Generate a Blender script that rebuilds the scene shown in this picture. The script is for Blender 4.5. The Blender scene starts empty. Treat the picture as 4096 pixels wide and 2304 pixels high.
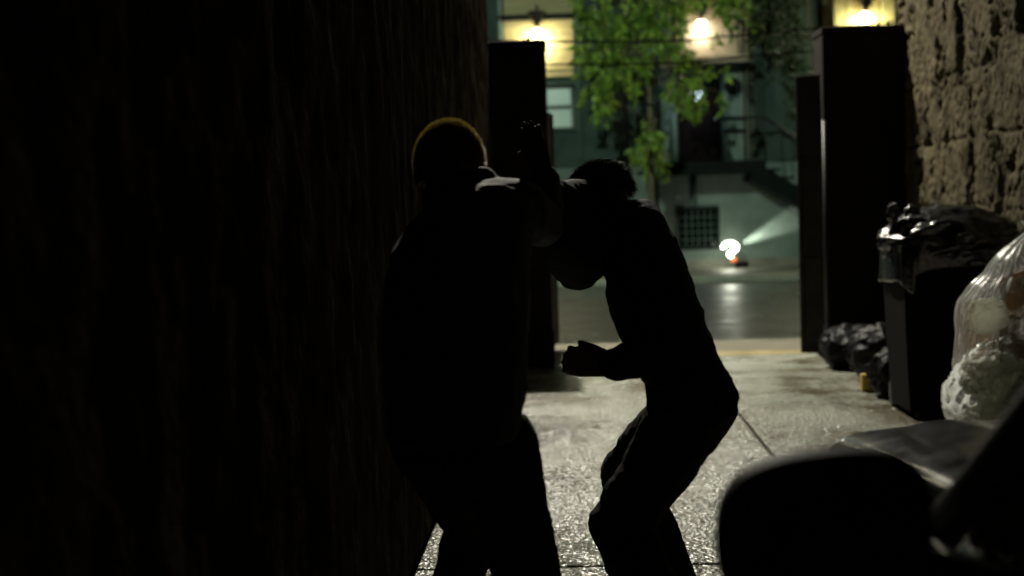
import bpy, bmesh, math, random
import numpy as np
from mathutils import Vector, Matrix, Quaternion
random.seed(7); rng = np.random.default_rng(11)
S = bpy.context.scene
COL = S.collection
R = math.radians

# ------------------------------------------------------------------ camera
F = 5757.0                       # focal length in photo pixels (4096 wide)
CAM = Vector((0, 0, 1.5))
YAW, PITCH, ROLL = math.atan(243 / F), math.atan(332 / F), 0.030
rq = Matrix.Rotation(YAW, 3, 'Z')
fw = rq @ Vector((0, math.cos(PITCH), -math.sin(PITCH)))
r0 = rq @ Vector((1, 0, 0)); u0 = r0.cross(fw)
cr = r0 * math.cos(ROLL) - u0 * math.sin(ROLL)
cu = u0 * math.cos(ROLL) + r0 * math.sin(ROLL)
cd = bpy.data.cameras.new('camera'); cam = bpy.data.objects.new('camera', cd); COL.objects.link(cam)
M3 = Matrix((cr, cu, -fw)).transposed()
cam.matrix_world = Matrix.Translation(CAM) @ M3.to_4x4()
cd.sensor_width = 24.9; cd.lens = F / 4096 * 24.9
cd.clip_start = 0.05; cd.clip_end = 600
cd.dof.use_dof = True; cd.dof.focus_distance = 4.9; cd.dof.aperture_fstop = 1.6
S.camera = cam
# ------------------------------------------------------------------ world, moonlight, exposure
W = bpy.data.worlds.new('World'); S.world = W; W.use_nodes = True
nt = W.node_tree; sky = nt.nodes.new('ShaderNodeTexSky'); sky.sky_type = 'NISHITA'; sky.sun_disc = False
sky.sun_elevation = R(4); sky.sun_rotation = R(20)
nt.links.new(sky.outputs[0], nt.nodes['Background'].inputs[0])
nt.nodes['Background'].inputs[1].default_value = 0.00002
S.view_settings.view_transform = 'Standard'; S.view_settings.look = 'None'
S.view_settings.exposure = 0; S.view_settings.gamma = 1
S.cycles.use_denoising = True
S.cycles.max_bounces = 6; S.cycles.transparent_max_bounces = 16
S.cycles.sample_clamp_indirect = 4
S.cycles.use_light_tree = True

# ------------------------------------------------------------------ pixel helpers
def ray(px, py): return fw + cr * ((px - 2048) / F) - cu * ((py - 1152) / F)
def P(px, py, Y):
    d = ray(px, py); return CAM + d * (Y / d.y)
def G(px, py, z=0.0):
    d = ray(px, py); return CAM + d * ((z - CAM.z) / d.z)
# ------------------------------------------------------------------ noise
def _h(ix, iy, iz, s):
    n = (ix * 374761393 + iy * 668265263 + iz * 2147483647 + s * 1274126177) & 0xffffffff
    n = ((n ^ (n >> 13)) * 1274126177) & 0xffffffff
    n = n ^ (n >> 16)
    return (n & 0xffff) / 65535.0
def vnoise(p, s=0):
    p = np.asarray(p, float); i = np.floor(p).astype(np.int64); f = p - i; f = f * f * (3 - 2 * f)
    o = 0
    for a in (0, 1):
        for b in (0, 1):
            for c in (0, 1):
                w = (f[:, 0] if a else 1 - f[:, 0]) * (f[:, 1] if b else 1 - f[:, 1]) * (f[:, 2] if c else 1 - f[:, 2])
                o = o + w * _h(i[:, 0] + a, i[:, 1] + b, i[:, 2] + c, s)
    return o
def fbm(p, o=4, s=0):
    p = np.asarray(p, float); t = 0; a = .5
    for k in range(o): t = t + a * vnoise(p * 2 ** k + k * 17.3, s + k); a *= .5
    return t
def ridge(p, o=4, s=0):
    p = np.asarray(p, float); t = 0; a = .5
    for k in range(o): t = t + a * (1 - np.abs(2 * vnoise(p * 2 ** k + k * 9.1, s + k) - 1)); a *= .5
    return t
# ------------------------------------------------------------------ object helpers
def tag(o, label=None, cat=None, group=None, kind=None):
    if label: o['label'] = label
    if cat: o['category'] = cat
    if group: o['group'] = group
    if kind: o['kind'] = kind
    return o
def link(name, me, mat=None, parent=None, smooth=False):
    if mat is not None and not me.materials: me.materials.append(mat)
    if smooth: me.polygons.foreach_set('use_smooth', [True] * len(me.polygons))
    o = bpy.data.objects.new(name, me); COL.objects.link(o)
    if parent:
        o.parent = parent; o.matrix_parent_inverse = parent.matrix_basis.inverted()
    return o
def empty(name, loc, label, cat, group=None):
    e = bpy.data.objects.new(name, None); COL.objects.link(e); e.location = loc
    e.empty_display_size = .1
    return tag(e, label, cat, group)
def pyd(name, v, f, mat=None, parent=None, smooth=False):
    me = bpy.data.meshes.new(name); me.from_pydata([tuple(x) for x in v], [], [tuple(x) for x in f]); me.update()
    return link(name, me, mat, parent, smooth)
def bmo(name, bm, mat=None, parent=None, smooth=False):
    me = bpy.data.meshes.new(name); bm.normal_update(); bm.to_mesh(me); bm.free()
    return link(name, me, mat, parent, smooth)
def box_into(bm, a, b, bevel=0, mtx=None):
    t = bmesh.new(); bmesh.ops.create_cube(t, size=1)
    a = Vector(a); b = Vector(b); c = (a + b) / 2; s = b - a
    for v in t.verts: v.co = Vector((v.co.x * s.x, v.co.y * s.y, v.co.z * s.z)) + c
    if bevel: bmesh.ops.bevel(t, geom=t.edges[:], offset=bevel, segments=2, affect='EDGES', profile=.5)
    if mtx is not None: bmesh.ops.transform(t, matrix=mtx, verts=t.verts)
    me = bpy.data.meshes.new('t'); t.to_mesh(me); t.free(); bm.from_mesh(me); bpy.data.meshes.remove(me)
def box(name, a, b, mat, parent=None, bevel=0.004, mtx=None):
    bm = bmesh.new(); box_into(bm, a, b, bevel, mtx); return bmo(name, bm, mat, parent)
def tube_into(bm, pts, rad, n=10, cap=True):
    pts = [Vector(p) for p in pts]; rads = rad if isinstance(rad, (list, tuple)) else [rad] * len(pts)
    rings = []; up = Vector((0.31, 0.2, 0.93))
    for i, p in enumerate(pts):
        t = (pts[min(i + 1, len(pts) - 1)] - pts[max(i - 1, 0)]).normalized()
        a = t.cross(up); a = a.normalized() if a.length > 1e-4 else t.orthogonal().normalized(); b = t.cross(a)
        rings.append([bm.verts.new(p + (a * math.cos(k * 2 * math.pi / n) + b * math.sin(k * 2 * math.pi / n)) * rads[i]) for k in range(n)])
    for i in range(len(rings) - 1):
        for k in range(n): bm.faces.new((rings[i][k], rings[i][(k + 1) % n], rings[i + 1][(k + 1) % n], rings[i + 1][k]))
    if cap:
        bm.faces.new(rings[0][::-1]); bm.faces.new(rings[-1])
def tube(name, pts, rad, mat, parent=None, n=10):
    bm = bmesh.new(); tube_into(bm, pts, rad, n); return bmo(name, bm, mat, parent, True)
def sphere_into(bm, c, r, seg=16, rot=None):
    t = bmesh.new(); bmesh.ops.create_uvsphere(t, u_segments=seg, v_segments=max(6, seg // 2), radius=1)
    m = Matrix.Translation(Vector(c)) @ (rot.to_matrix().to_4x4() if rot is not None else Matrix.Identity(4)) @ Matrix.Diagonal((*(r if isinstance(r, (tuple, list)) else (r, r, r)), 1))
    bmesh.ops.transform(t, matrix=m, verts=t.verts)
    me = bpy.data.meshes.new('t'); t.to_mesh(me); t.free(); bm.from_mesh(me); bpy.data.meshes.remove(me)
def lathe_into(bm, prof, c, axis='Z', n=24):
    rings = []
    for (r, h) in prof:
        ring = []
        for k in range(n):
            a = 2 * math.pi * k / n; x, y = r * math.cos(a), r * math.sin(a)
            v = Vector((x, y, h)) if axis == 'Z' else (Vector((h, x, y)) if axis == 'X' else Vector((x, h, y)))
            ring.append(bm.verts.new(Vector(c) + v))
        rings.append(ring)
    for i in range(len(rings) - 1):
        for k in range(n): bm.faces.new((rings[i][k], rings[i][(k + 1) % n], rings[i + 1][(k + 1) % n], rings[i + 1][k]))
    bm.faces.new(rings[0][::-1]); bm.faces.new(rings[-1])
# ------------------------------------------------------------------ materials
def mat(name, c, rough=.7, metal=0, var=0.0, vscale=3, bump=0, bscale=20, c2=None, spec=.5, stretch=None, rvar=0, detail=6, emit=None, estr=0, sheen=0, coat=0):
    m = bpy.data.materials.new(name); m.use_nodes = True; n = m.node_tree; b = n.nodes['Principled BSDF']
    b.inputs['Base Color'].default_value = (*c, 1); b.inputs['Roughness'].default_value = rough
    b.inputs['Metallic'].default_value = metal; b.inputs['Specular IOR Level'].default_value = spec
    if coat: b.inputs['Coat Weight'].default_value = coat; b.inputs['Coat Roughness'].default_value = .06
    if sheen: b.inputs['Sheen Weight'].default_value = sheen
    if emit: b.inputs['Emission Color'].default_value = (*emit, 1); b.inputs['Emission Strength'].default_value = estr
    tc = n.nodes.new('ShaderNodeTexCoord'); mp = n.nodes.new('ShaderNodeMapping'); n.links.new(tc.outputs['Object'], mp.inputs[0])
    if stretch: mp.inputs['Scale'].default_value = stretch
    if c2 or var or rvar:
        no = n.nodes.new('ShaderNodeTexNoise'); no.inputs['Scale'].default_value = vscale; no.inputs['Detail'].default_value = detail; no.inputs['Roughness'].default_value = .65
        n.links.new(mp.outputs[0], no.inputs['Vector'])
        rp = n.nodes.new('ShaderNodeValToRGB'); rp.color_ramp.elements[0].position = .35; rp.color_ramp.elements[1].position = .65
        ca = c; cb = c2 or tuple(min(1, x * (1 + var)) for x in c)
        if not c2: ca = tuple(x * (1 - var) for x in c)
        rp.color_ramp.elements[0].color = (*ca, 1); rp.color_ramp.elements[1].color = (*cb, 1)
        n.links.new(no.outputs[0], rp.inputs[0]); n.links.new(rp.outputs[0], b.inputs['Base Color'])
        if rvar:
            mr = n.nodes.new('ShaderNodeMapRange'); mr.inputs[3].default_value = rough - rvar; mr.inputs[4].default_value = rough + rvar
            mr.inputs[1].default_value = .3; mr.inputs[2].default_value = .7
            n.links.new(no.outputs[0], mr.inputs[0]); n.links.new(mr.outputs[0], b.inputs['Roughness'])
    if bump:
        nb = n.nodes.new('ShaderNodeTexNoise'); nb.inputs['Scale'].default_value = bscale; nb.inputs['Detail'].default_value = 5
        n.links.new(mp.outputs[0], nb.inputs['Vector'])
        bp = n.nodes.new('ShaderNodeBump'); bp.inputs['Strength'].default_value = bump; bp.inputs['Distance'].default_value = .02
        n.links.new(nb.outputs[0], bp.inputs['Height']); n.links.new(bp.outputs[0], b.inputs['Normal'])
    return m
def concrete_mat():
    m = mat('wet_concrete', (.30, .29, .25), .5)
    n = m.node_tree; b = n.nodes['Principled BSDF']; N = n.nodes.new; L = n.links.new
    tc = N('ShaderNodeTexCoord')
    ge = N('ShaderNodeNewGeometry')
    a = N('ShaderNodeTexNoise'); a.inputs['Scale'].default_value = 1.5; a.inputs['Detail'].default_value = 8; a.inputs['Roughness'].default_value = .7; L(ge.outputs['Position'], a.inputs['Vector'])
    r1 = N('ShaderNodeValToRGB'); e = r1.color_ramp.elements; e[0].position = .41; e[0].color = (.085, .07, .036, 1); e[1].position = .55; e[1].color = (.31, .32, .275, 1)
    L(a.outputs[0], r1.inputs[0])
    f = N('ShaderNodeTexNoise'); f.inputs['Scale'].default_value = 26; f.inputs['Detail'].default_value = 7; f.inputs['Roughness'].default_value = .8; L(ge.outputs['Position'], f.inputs['Vector'])
    r2 = N('ShaderNodeValToRGB'); e = r2.color_ramp.elements; e[0].position = .38; e[0].color = (.30, .29, .26, 1); e[1].position = .64; e[1].color = (1.6, 1.6, 1.6, 1)
    L(f.outputs[0], r2.inputs[0])
    mx = N('ShaderNodeMix'); mx.data_type = 'RGBA'; mx.blend_type = 'MULTIPLY'; mx.inputs[0].default_value = 1
    L(r1.outputs[0], mx.inputs[6]); L(r2.outputs[0], mx.inputs[7]); L(mx.outputs[2], b.inputs['Base Color'])
    mr = N('ShaderNodeMapRange'); mr.inputs[1].default_value = .35; mr.inputs[2].default_value = .6; mr.inputs[3].default_value = .15; mr.inputs[4].default_value = .34
    pn_ = N('ShaderNodeTexNoise'); pn_.inputs['Scale'].default_value = .9; pn_.inputs['Detail'].default_value = 5; L(ge.outputs['Position'], pn_.inputs['Vector']); L(pn_.outputs[0], mr.inputs[0]); L(mr.outputs[0], b.inputs['Roughness'])
    vo = N('ShaderNodeTexVoronoi'); vo.inputs['Scale'].default_value = 44; L(ge.outputs['Position'], vo.inputs['Vector'])
    ad = N('ShaderNodeMath'); ad.operation = 'ADD'; L(vo.outputs['Distance'], ad.inputs[0]); nb = N('ShaderNodeTexNoise'); nb.inputs['Scale'].default_value = 44; nb.inputs['Detail'].default_value = 2; L(ge.outputs['Position'], nb.inputs['Vector']); L(nb.outputs[0], ad.inputs[1])
    bp = N('ShaderNodeBump'); bp.inputs['Strength'].default_value = 1; bp.inputs['Distance'].default_value = .009
    L(ad.outputs[0], bp.inputs['Height']); L(bp.outputs[0], b.inputs['Normal'])
    return m
def plastic_clear():
    m = bpy.data.materials.new('clear_plastic'); m.use_nodes = True; n = m.node_tree; n.nodes.clear()
    o = n.nodes.new('ShaderNodeOutputMaterial'); t = n.nodes.new('ShaderNodeBsdfTransparent'); t.inputs[0].default_value = (.93, .94, .94, 1)
    g = n.nodes.new('ShaderNodeBsdfPrincipled'); g.inputs['Base Color'].default_value = (.72, .74, .74, 1); g.inputs['Roughness'].default_value = .22
    fr = n.nodes.new('ShaderNodeFresnel'); fr.inputs[0].default_value = 1.5
    tc = n.nodes.new('ShaderNodeTexCoord'); no = n.nodes.new('ShaderNodeTexNoise'); no.inputs['Scale'].default_value = 14; no.inputs['Detail'].default_value = 6
    mp = n.nodes.new('ShaderNodeMapping'); mp.inputs['Scale'].default_value = (1.1, 1.1, .45); n.links.new(tc.outputs['Object'], mp.inputs[0]); n.links.new(mp.outputs[0], no.inputs[0])
    mr = n.nodes.new('ShaderNodeMapRange'); sb = n.nodes.new('ShaderNodeMath'); sb.operation = 'SUBTRACT'; sb.inputs[1].default_value = .5; n.links.new(no.outputs[0], sb.inputs[0]); ab = n.nodes.new('ShaderNodeMath'); ab.operation = 'ABSOLUTE'; n.links.new(sb.outputs[0], ab.inputs[0])
    mr.inputs[1].default_value = .035; mr.inputs[2].default_value = .0; mr.inputs[3].default_value = .06; mr.inputs[4].default_value = .32
    n.links.new(ab.outputs[0], mr.inputs[0])
    ad = n.nodes.new('ShaderNodeMath'); ad.operation = 'ADD'; ad.use_clamp = True; n.links.new(mr.outputs[0], ad.inputs[0]); n.links.new(fr.outputs[0], ad.inputs[1])
    bp = n.nodes.new('ShaderNodeBump'); bp.inputs['Strength'].default_value = .5; bp.inputs['Distance'].default_value = .02; n.links.new(no.outputs[0], bp.inputs['Height']); n.links.new(bp.outputs[0], g.inputs['Normal'])
    tl = n.nodes.new('ShaderNodeBsdfTranslucent'); tl.inputs[0].default_value = (.85, .87, .85, 1); m2 = n.nodes.new('ShaderNodeMixShader'); m2.inputs[0].default_value = .55
    n.links.new(g.outputs[0], m2.inputs[1]); n.links.new(tl.outputs[0], m2.inputs[2])
    mx = n.nodes.new('ShaderNodeMixShader'); n.links.new(ad.outputs[0], mx.inputs[0]); n.links.new(t.outputs[0], mx.inputs[1]); n.links.new(m2.outputs[0], mx.inputs[2])
    n.links.new(mx.outputs[0], o.inputs[0]); return m
def leaf_mat(name, ca, cb):
    m = bpy.data.materials.new(name); m.use_nodes = True; n = m.node_tree; n.nodes.clear()
    o = n.nodes.new('ShaderNodeOutputMaterial'); d = n.nodes.new('ShaderNodeBsdfPrincipled'); t = n.nodes.new('ShaderNodeBsdfTranslucent'); d.inputs['Roughness'].default_value = .5
    ge = n.nodes.new('ShaderNodeNewGeometry'); rp = n.nodes.new('ShaderNodeValToRGB'); rp.color_ramp.elements[0].color = (*ca, 1); rp.color_ramp.elements[1].color = (*cb, 1)
    n.links.new(ge.outputs['Random Per Island'], rp.inputs[0]); n.links.new(rp.outputs[0], d.inputs['Base Color']); n.links.new(rp.outputs[0], t.inputs[0])
    mx = n.nodes.new('ShaderNodeMixShader'); mx.inputs[0].default_value = .45; n.links.new(d.outputs[0], mx.inputs[1]); n.links.new(t.outputs[0], mx.inputs[2]); n.links.new(mx.outputs[0], o.inputs[0]); return m
def glow(name, c, s): return mat(name, (.8, .8, .8), .4, emit=c, estr=s)

MT = dict(
    concrete=concrete_mat(),
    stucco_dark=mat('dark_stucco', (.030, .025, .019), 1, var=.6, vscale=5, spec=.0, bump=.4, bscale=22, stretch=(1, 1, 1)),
    stone=mat('rough_stone', (.036, .031, .019), 1, spec=.05, c2=(.105, .090, .056), vscale=6, bump=.7, bscale=30, stretch=(1, 1, .45)),
    pier=mat('black_render', (.012, .010, .009), .95, spec=.08, var=.3, vscale=7, bump=.5, bscale=40),  # near-black base colour with slight random variation
    asphalt=mat('wet_asphalt', (.055, .066, .058), .36, var=.3, vscale=2.2, bump=.5, bscale=60, rvar=.14),
    pave=mat('pavement', (.15, .14, .105), .6, var=.25, vscale=2, bump=.4, bscale=40),
    kerb=mat('kerb_stone', (.28, .26, .20), .6, var=.2, vscale=3, bump=.3, bscale=30),
    soil=mat('ground', (.08, .075, .06), .9, var=.2, vscale=1),
    teal=mat('teal_render', (.036, .058, .048), .9, spec=.1, var=.16, vscale=1.6, bump=.25, bscale=14, c2=(.062, .084, .072)),
    palep=mat('pale_panel', (.13, .175, .15), .6, var=.12, vscale=3, bump=.15, bscale=20),
    trim=mat('dark_trim', (.011, .013, .012), .9, spec=.06, var=.2, vscale=4),
    tan=mat('tan_stone', (.30, .245, .18), .7, var=.15, vscale=3, bump=.3, bscale=18),
    siding=mat('ochre_boards', (.34, .27, .12), .6, var=.2, vscale=3, stretch=(.6, 1, 6)),
    door=mat('dark_door', (.008, .005, .005), .9, spec=.04, var=.2, vscale=5),
    iron=mat('black_iron', (.02, .02, .02), .45, .6),
    steel=mat('gate_steel', (.03, .026, .022), .75, 0, spec=.12, var=.35, vscale=5, rvar=.1, bump=.2, bscale=20),
    galv=mat('galvanised_pipe', (.35, .35, .34), .3, .9),
    navy=mat('navy_cloth', (.016, .020, .033), .7, bump=.25, bscale=240, sheen=.05, spec=.25),
    black_cloth=mat('black_cloth', (.008, .008, .009), .8, bump=.25, bscale=240, spec=.08),
    trouser=mat('charcoal_trouser', (.008, .008, .009), .85, bump=.25, bscale=260, spec=.08),
    skin=mat('skin_brown', (.085, .045, .028), .6, bump=.1, bscale=120),
    skin2=mat('skin_tan', (.12, .07, .048), .6, bump=.1, bscale=120),
    hairA=mat('brown_hair', (.15, .115, .05), .4), hairB=mat('black_hair', (.018, .013, .01), .4),
    shoe=mat('shoe_leather', (.02, .018, .016), .4), eye=mat('eye_white', (.7, .68, .65), .2),
    paint=mat('charcoal_car_paint', (.016, .018, .020), .17, .0, var=.2, vscale=7, rvar=.05, spec=.4),
    blackplastic=mat('black_plastic', (.005, .005, .006), .6, spec=.03, bump=.15, bscale=200),
    rubber=mat('tyre_rubber', (.02, .02, .02), .8, bump=.3, bscale=60),
    chrome=mat('chrome', (.7, .7, .7), .12, 1), alloy=mat('alloy_rim', (.45, .45, .46), .3, .9),
    bin=mat('bin_plastic', (.004, .004, .004), .7, spec=.04, bump=.2, bscale=80),
    blackbag=mat('black_bag_film', (.010, .010, .011), .22, bump=.5, bscale=22, spec=.7),
    dullbag=mat('dull_black_bag_film', (.006, .006, .007), .45, bump=.5, bscale=22, spec=.1),
    clear=plastic_clear(),
    card=mat('cardboard', (.34, .22, .12), .8, var=.2, vscale=9, bump=.3, bscale=40),
    paper=mat('crumpled_paper', (.66, .65, .58), .7, var=.1, vscale=9, bump=.4, bscale=30),
    yellow=mat('yellow_card', (.42, .30, .07), .7, var=.2, vscale=8),
    bark=mat('bark', (.13, .10, .065), .85, var=.3, vscale=8, bump=.8, bscale=30, stretch=(1, 1, .25)),
    leaf=leaf_mat('leaf', (.04, .10, .012), (.34, .50, .07)), leaf_shade=leaf_mat('leaf_painted_shade', (.012, .025, .008), (.03, .05, .012)),  # dark set: shade of the unlit tree painted into the leaf colour
    thresh=mat('tan_threshold', (.30, .24, .11), .5, var=.3, vscale=4, bump=.5, bscale=40),
    palew=mat('pale_lower_render', (.15, .185, .16), .9, spec=.1, var=.18, vscale=1.4, bump=.25, bscale=14),
    orange=mat('orange_plastic', (.55, .12, .03), .4),
    cable=mat('cable', (.015, .015, .014), .6), shard=mat('bottle_glass', (.05, .09, .06), .1, spec=.8),
)
def translucent(m, c, w):
    n = m.node_tree; b = n.nodes['Principled BSDF']; o = n.nodes['Material Output']; t = n.nodes.new('ShaderNodeBsdfTranslucent'); t.inputs[0].default_value = (*c, 1)
    x = n.nodes.new('ShaderNodeMixShader'); x.inputs[0].default_value = w; n.links.new(b.outputs[0], x.inputs[1]); n.links.new(t.outputs[0], x.inputs[2]); n.links.new(x.outputs[0], o.inputs[0])
translucent(MT['hairA'], (.85, .74, .34), .55); translucent(MT['paper'], (.8, .8, .72), .5)
def glassm(name, c, rough=.03):
    m = mat(name, c, rough, spec=.6); b = m.node_tree.nodes['Principled BSDF']; b.inputs['Transmission Weight'].default_value = .9; return m
MT['pipe'] = mat('dull_pipe', (.03, .03, .03), .45, .8)
MT['glass'] = glassm('tinted_glass', (.35, .38, .38)); MT['lens'] = glassm('headlamp_lens', (.9, .95, .95), .05)
MT['darkglass'] = mat('dark_window_glass', (.006, .007, .007), .08, spec=.35)
MT['dimlit'] = mat('dim_lit_window', (.25, .32, .28), .3, emit=(.55, .9, .72), estr=.03)
MT['bulb'] = glow('warm_lamp_globe', (1, .86, .50), 9); MT['cool'] = glow('cool_lamp_globe', (.70, .93, 1), 6); MT['tube'] = glow('work_lamp_tube', (.93, 1, .82), 7)
MT['streetbulb'] = glow('street_lamp_lens', (1, .9, .7), 8)

# ================================================================== THE SETTING
tag(pyd('ground', [(-250, -150, -.36), (250, -150, -.36), (250, 350, -.36), (-250, 350, -.36)], [(0, 1, 2, 3)], MT['soil']), kind='structure')
LWX, RWX = -0.69, 3.02
bed = tag(box('alley_floor', (LWX - .02, -2.5, -.3), (RWX + .05, 14.2, -.07), MT['soil'], bevel=0), 'wet concrete alley floor in large slabs with dark joints', kind='structure')
xs = [LWX, 1.14, RWX]; ys = [-2.5, -.2, 2.05, 4.0, 5.9, 7.82, 10.3, 12.4, 13.85]
box('threshold_strip', (LWX, 13.86, -.06), (RWX, 14.19, -.001), MT['thresh'], bed, .008)
for i in range(2):
    for j in range(len(ys) - 1):
        bm = bmesh.new(); dz = random.uniform(-.006, .0)
        box_into(bm, (xs[i] + .007, ys[j] + .007, -.06), (xs[i + 1] - .007, ys[j + 1] - .007, dz), .008)
        bmo('slab', bm, MT['concrete'], bed)
v = []; f = []
prof = [(14.2, -.004), (15.6, -.03), (17.0, -.175), (17.02, -.30)]
for (y, z) in prof: v += [(-40, y, z), (40, y, z)]
for k in range(len(prof) - 1): f.append((2 * k, 2 * k + 1, 2 * k + 3, 2 * k + 2))
tag(pyd('near_pavement', v, f, MT['pave']), kind='structure')
SZ = -.2
tag(pyd('road', [(-80, 16.9, SZ), (80, 16.9, SZ), (80, 29.55, SZ), (-80, 29.55, SZ)], [(0, 1, 2, 3)], MT['asphalt']), kind='structure')
BY = 33.2                                   # facade plane across the street
tag(box('far_pavement', (-60, 29.72, -.34), (60, BY + 8, -.072), MT['pave'], bevel=0), kind='structure')
kb = tag(box('kerb_bed', (-60, 29.53, -.34), (60, 29.72, -.10), MT['soil'], bevel=0), kind='structure')
for k in range(14):
    x = -7 + k * 1.3; box('kerbstone', (x + .006, 29.50, -.3), (x + 1.294, 29.715, -.062 - random.uniform(0, .006)), MT['kerb'], kb, .02)

# ---- left stucco building
def wall_grid(ya, za, fn):
    yy, zz = np.meshgrid(ya, za, indexing='ij'); p = np.stack([yy.ravel() * 0, yy.ravel(), zz.ravel()], 1)
    d = fn(p); nY, nZ = len(ya), len(za)
    idx = np.arange(nY * nZ).reshape(nY, nZ)
    f = np.stack([idx[:-1, :-1].ravel(), idx[1:, :-1].ravel(), idx[1:, 1:].ravel(), idx[:-1, 1:].ravel()], 1)
    return p, d, f
def np_mesh(name, v, f, m, parent=None, smooth=True):
    me = bpy.data.meshes.new(name); me.vertices.add(len(v)); me.vertices.foreach_set('co', np.asarray(v, np.float32).ravel())
    k = f.shape[1]; me.loops.add(f.size); me.loops.foreach_set('vertex_index', f.ravel().astype(np.int32))
    me.polygons.add(len(f)); me.polygons.foreach_set('loop_start', np.arange(0, f.size, k, dtype=np.int32))
    me.update(calc_edges=True); me.validate()
    return link(name, me, m, parent, smooth)
lb = empty('stucco_building', (-4, 5, 0), 'tall dark streaked stucco building wall filling the left of the alley', 'building')
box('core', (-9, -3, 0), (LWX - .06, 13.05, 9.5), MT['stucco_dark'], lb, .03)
ya = np.concatenate([np.linspace(-3, 2, 60), np.linspace(2.05, 13.1, 420)]); za = np.linspace(0, 9.5, 300)
def lfn(p):
    q = p * np.array([1, 5.0, .9]); q2 = p * np.array([1, 14.0, 2.2])
    return .02 * fbm(p * np.array([1, 2.2, 1.2]), 3, 3) + .010 * fbm(p * np.array([1, 3, 2.2]), 3, 3) + .014 * fbm(p * np.array([1, 8, 7]), 4, 8)
p, d, fidx = wall_grid(ya, za, lfn); p[:, 0] = LWX - .03 + d; p[p[:, 1] > 13.08, 0] = LWX - .1
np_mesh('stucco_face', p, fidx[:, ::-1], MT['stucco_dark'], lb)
box('corner_downpipe', (-1.02, 13.06, 0), (-.94, 13.14, 9), MT['trim'], lb)

# ---- right rough stone wall
rw = empty('rough_stone_wall', (RWX + .3, 8, 0), 'rough pitted stone wall with vertical streaks lit warm on the right', 'wall')
box('core', (RWX + .09, -3, 0), (RWX + .6, 13.4, 7), MT['stone'], rw, .03)
ya = np.concatenate([np.linspace(-3, 8.5, 90), np.linspace(8.52, 13.45, 330)]); za = np.concatenate([np.linspace(0, 4.2, 280), np.linspace(4.25, 7, 60)])
def rfn(p):
    w = (fbm(p * 2.0, 3, 40) - .45)[:, None] * np.array([0, .25, .25])
    q = p + w
    big = fbm(q * np.array([1, 3.0, 1.9]), 4, 21)
    st = ridge(q * np.array([1, 10, 1.5]), 3, 25)
    pits = np.clip((fbm(q * np.array([1, 6.0, 4.2]), 4, 31) - .54) / .10, 0, 1)
    fine = fbm(q * 26, 3, 35)
    zc = np.array([2.42, 1.92, 1.38, 2.95, .85, 3.5]); g = np.zeros(len(p))
    for z in zc:
        dz = np.abs(p[:, 2] - z - .03 * (vnoise(p * 1.7 + z) - .5) * 2); g = g + np.clip(1 - dz / .022, 0, 1) * np.clip((vnoise(p * np.array([1, 1.6, .1]) + z * 3, 77) - .3) * 3, 0, 1)
    return -.06 * big - .02 * st + .05 * pits - .05 * fine + .024 * g
p, d, fidx = wall_grid(ya, za, rfn); p[:, 0] = RWX + .07 + np.minimum(d, .03)
np_mesh('stone_face', p, fidx, MT['stone'], rw)

# ---- gate piers, gate leaves, cables
def pier(a, b, h, label, nsh):
    c = ((a[0] + b[0]) / 2, (a[1] + b[1]) / 2, 0)
    e = empty('gate_pier', c, label, 'gate pier', 'gate piers at the alley mouth')
    v = []; n = 10
    box('shaft', (a[0], a[1], 0), (b[0], b[1], h - .07), MT['pier'], e, .015)
    box('plinth', (a[0] - .012, a[1] - .03, .002), (b[0] + .012, b[1] + .03, .32), MT['pier'], e, .012)
    box('cap', (a[0] - .01, a[1] - .015, h - .068), (b[0] + .01, b[1] + .015, h), MT['pier'], e, .02)
    for k in range(nsh):
        x = a[0] + .04 + (b[0] - a[0] - .08) * (k + random.random() * .6) / nsh; y = random.uniform(a[1] + .03, b[1] - .03); s = random.uniform(.015, .04)
        pyd('glass_shard', [(x - s, y - .004, h - .01), (x + s, y - .004, h - .01), (x, y + .02, h - .01), (x + random.uniform(-s, s), y, h + random.uniform(.02, .06))], [(0, 1, 3), (1, 2, 3), (2, 0, 3), (0, 2, 1)], MT['shard'], e)
    return e
A = P(1962, 165, 13.15); B_ = P(2178, 165, 13.15)
pier((LWX - .06, 13.15), (B_.x, 13.62), A.z, 'black gate pier against the left wall below the warm glow', 7)
A = P(3287, 108, 13.15)
pier((A.x, 13.15), (RWX + .05, 13.62), A.z, 'broad black gate pier with ragged top against the stone wall', 10)
def gate(hinge, free, z0, z1, label):
    h = Vector((hinge[0], hinge[1], 0)); f_ = Vector((free[0], free[1], 0)); dv = f_ - h; L = dv.length; ang = math.atan2(dv.y, dv.x)
    m = Matrix.Translation(h) @ Matrix.Rotation(ang, 4, 'Z')
    e = empty('gate_leaf', h, label, 'gate', 'sheet steel gate leaves')
    box('sheet', (.03, -.006, z0 + .04), (L - .03, .006, z1 - .04), MT['steel'], e, 0, m)
    for (a, b) in (((0, -.02, z0), (.04, .02, z1)), ((L - .04, -.02, z0), (L, .02, z1))): box('stile', a, b, MT['steel'], e, .003, m)
    for k in range(4):
        z = z0 + (z1 - z0 - .04) * k / 3; box('rail', (.041, -.018, z), (L - .041, .018, z + .04), MT['steel'], e, .003, m)
    return e
a = P(2135, 440, 13.7); b = P(2204, 440, 14.9)
gate((a.x, 13.68), (b.x, 14.9), .06, P(2170, 440, 14.2).z, 'grey sheet steel gate leaf swung open beside the left pier')
a = P(3284, 300, 13.3); b = P(3186, 300, 13.42)
gate((a.x - .005, 13.3), (b.x, 13.42), .05, P(3240, 300, 13.35).z, 'narrow dark steel gate leaf hinged on the right pier')
a = P(3300, 480, 13.02); b = P(3300, 1430, 13.05)
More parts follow.
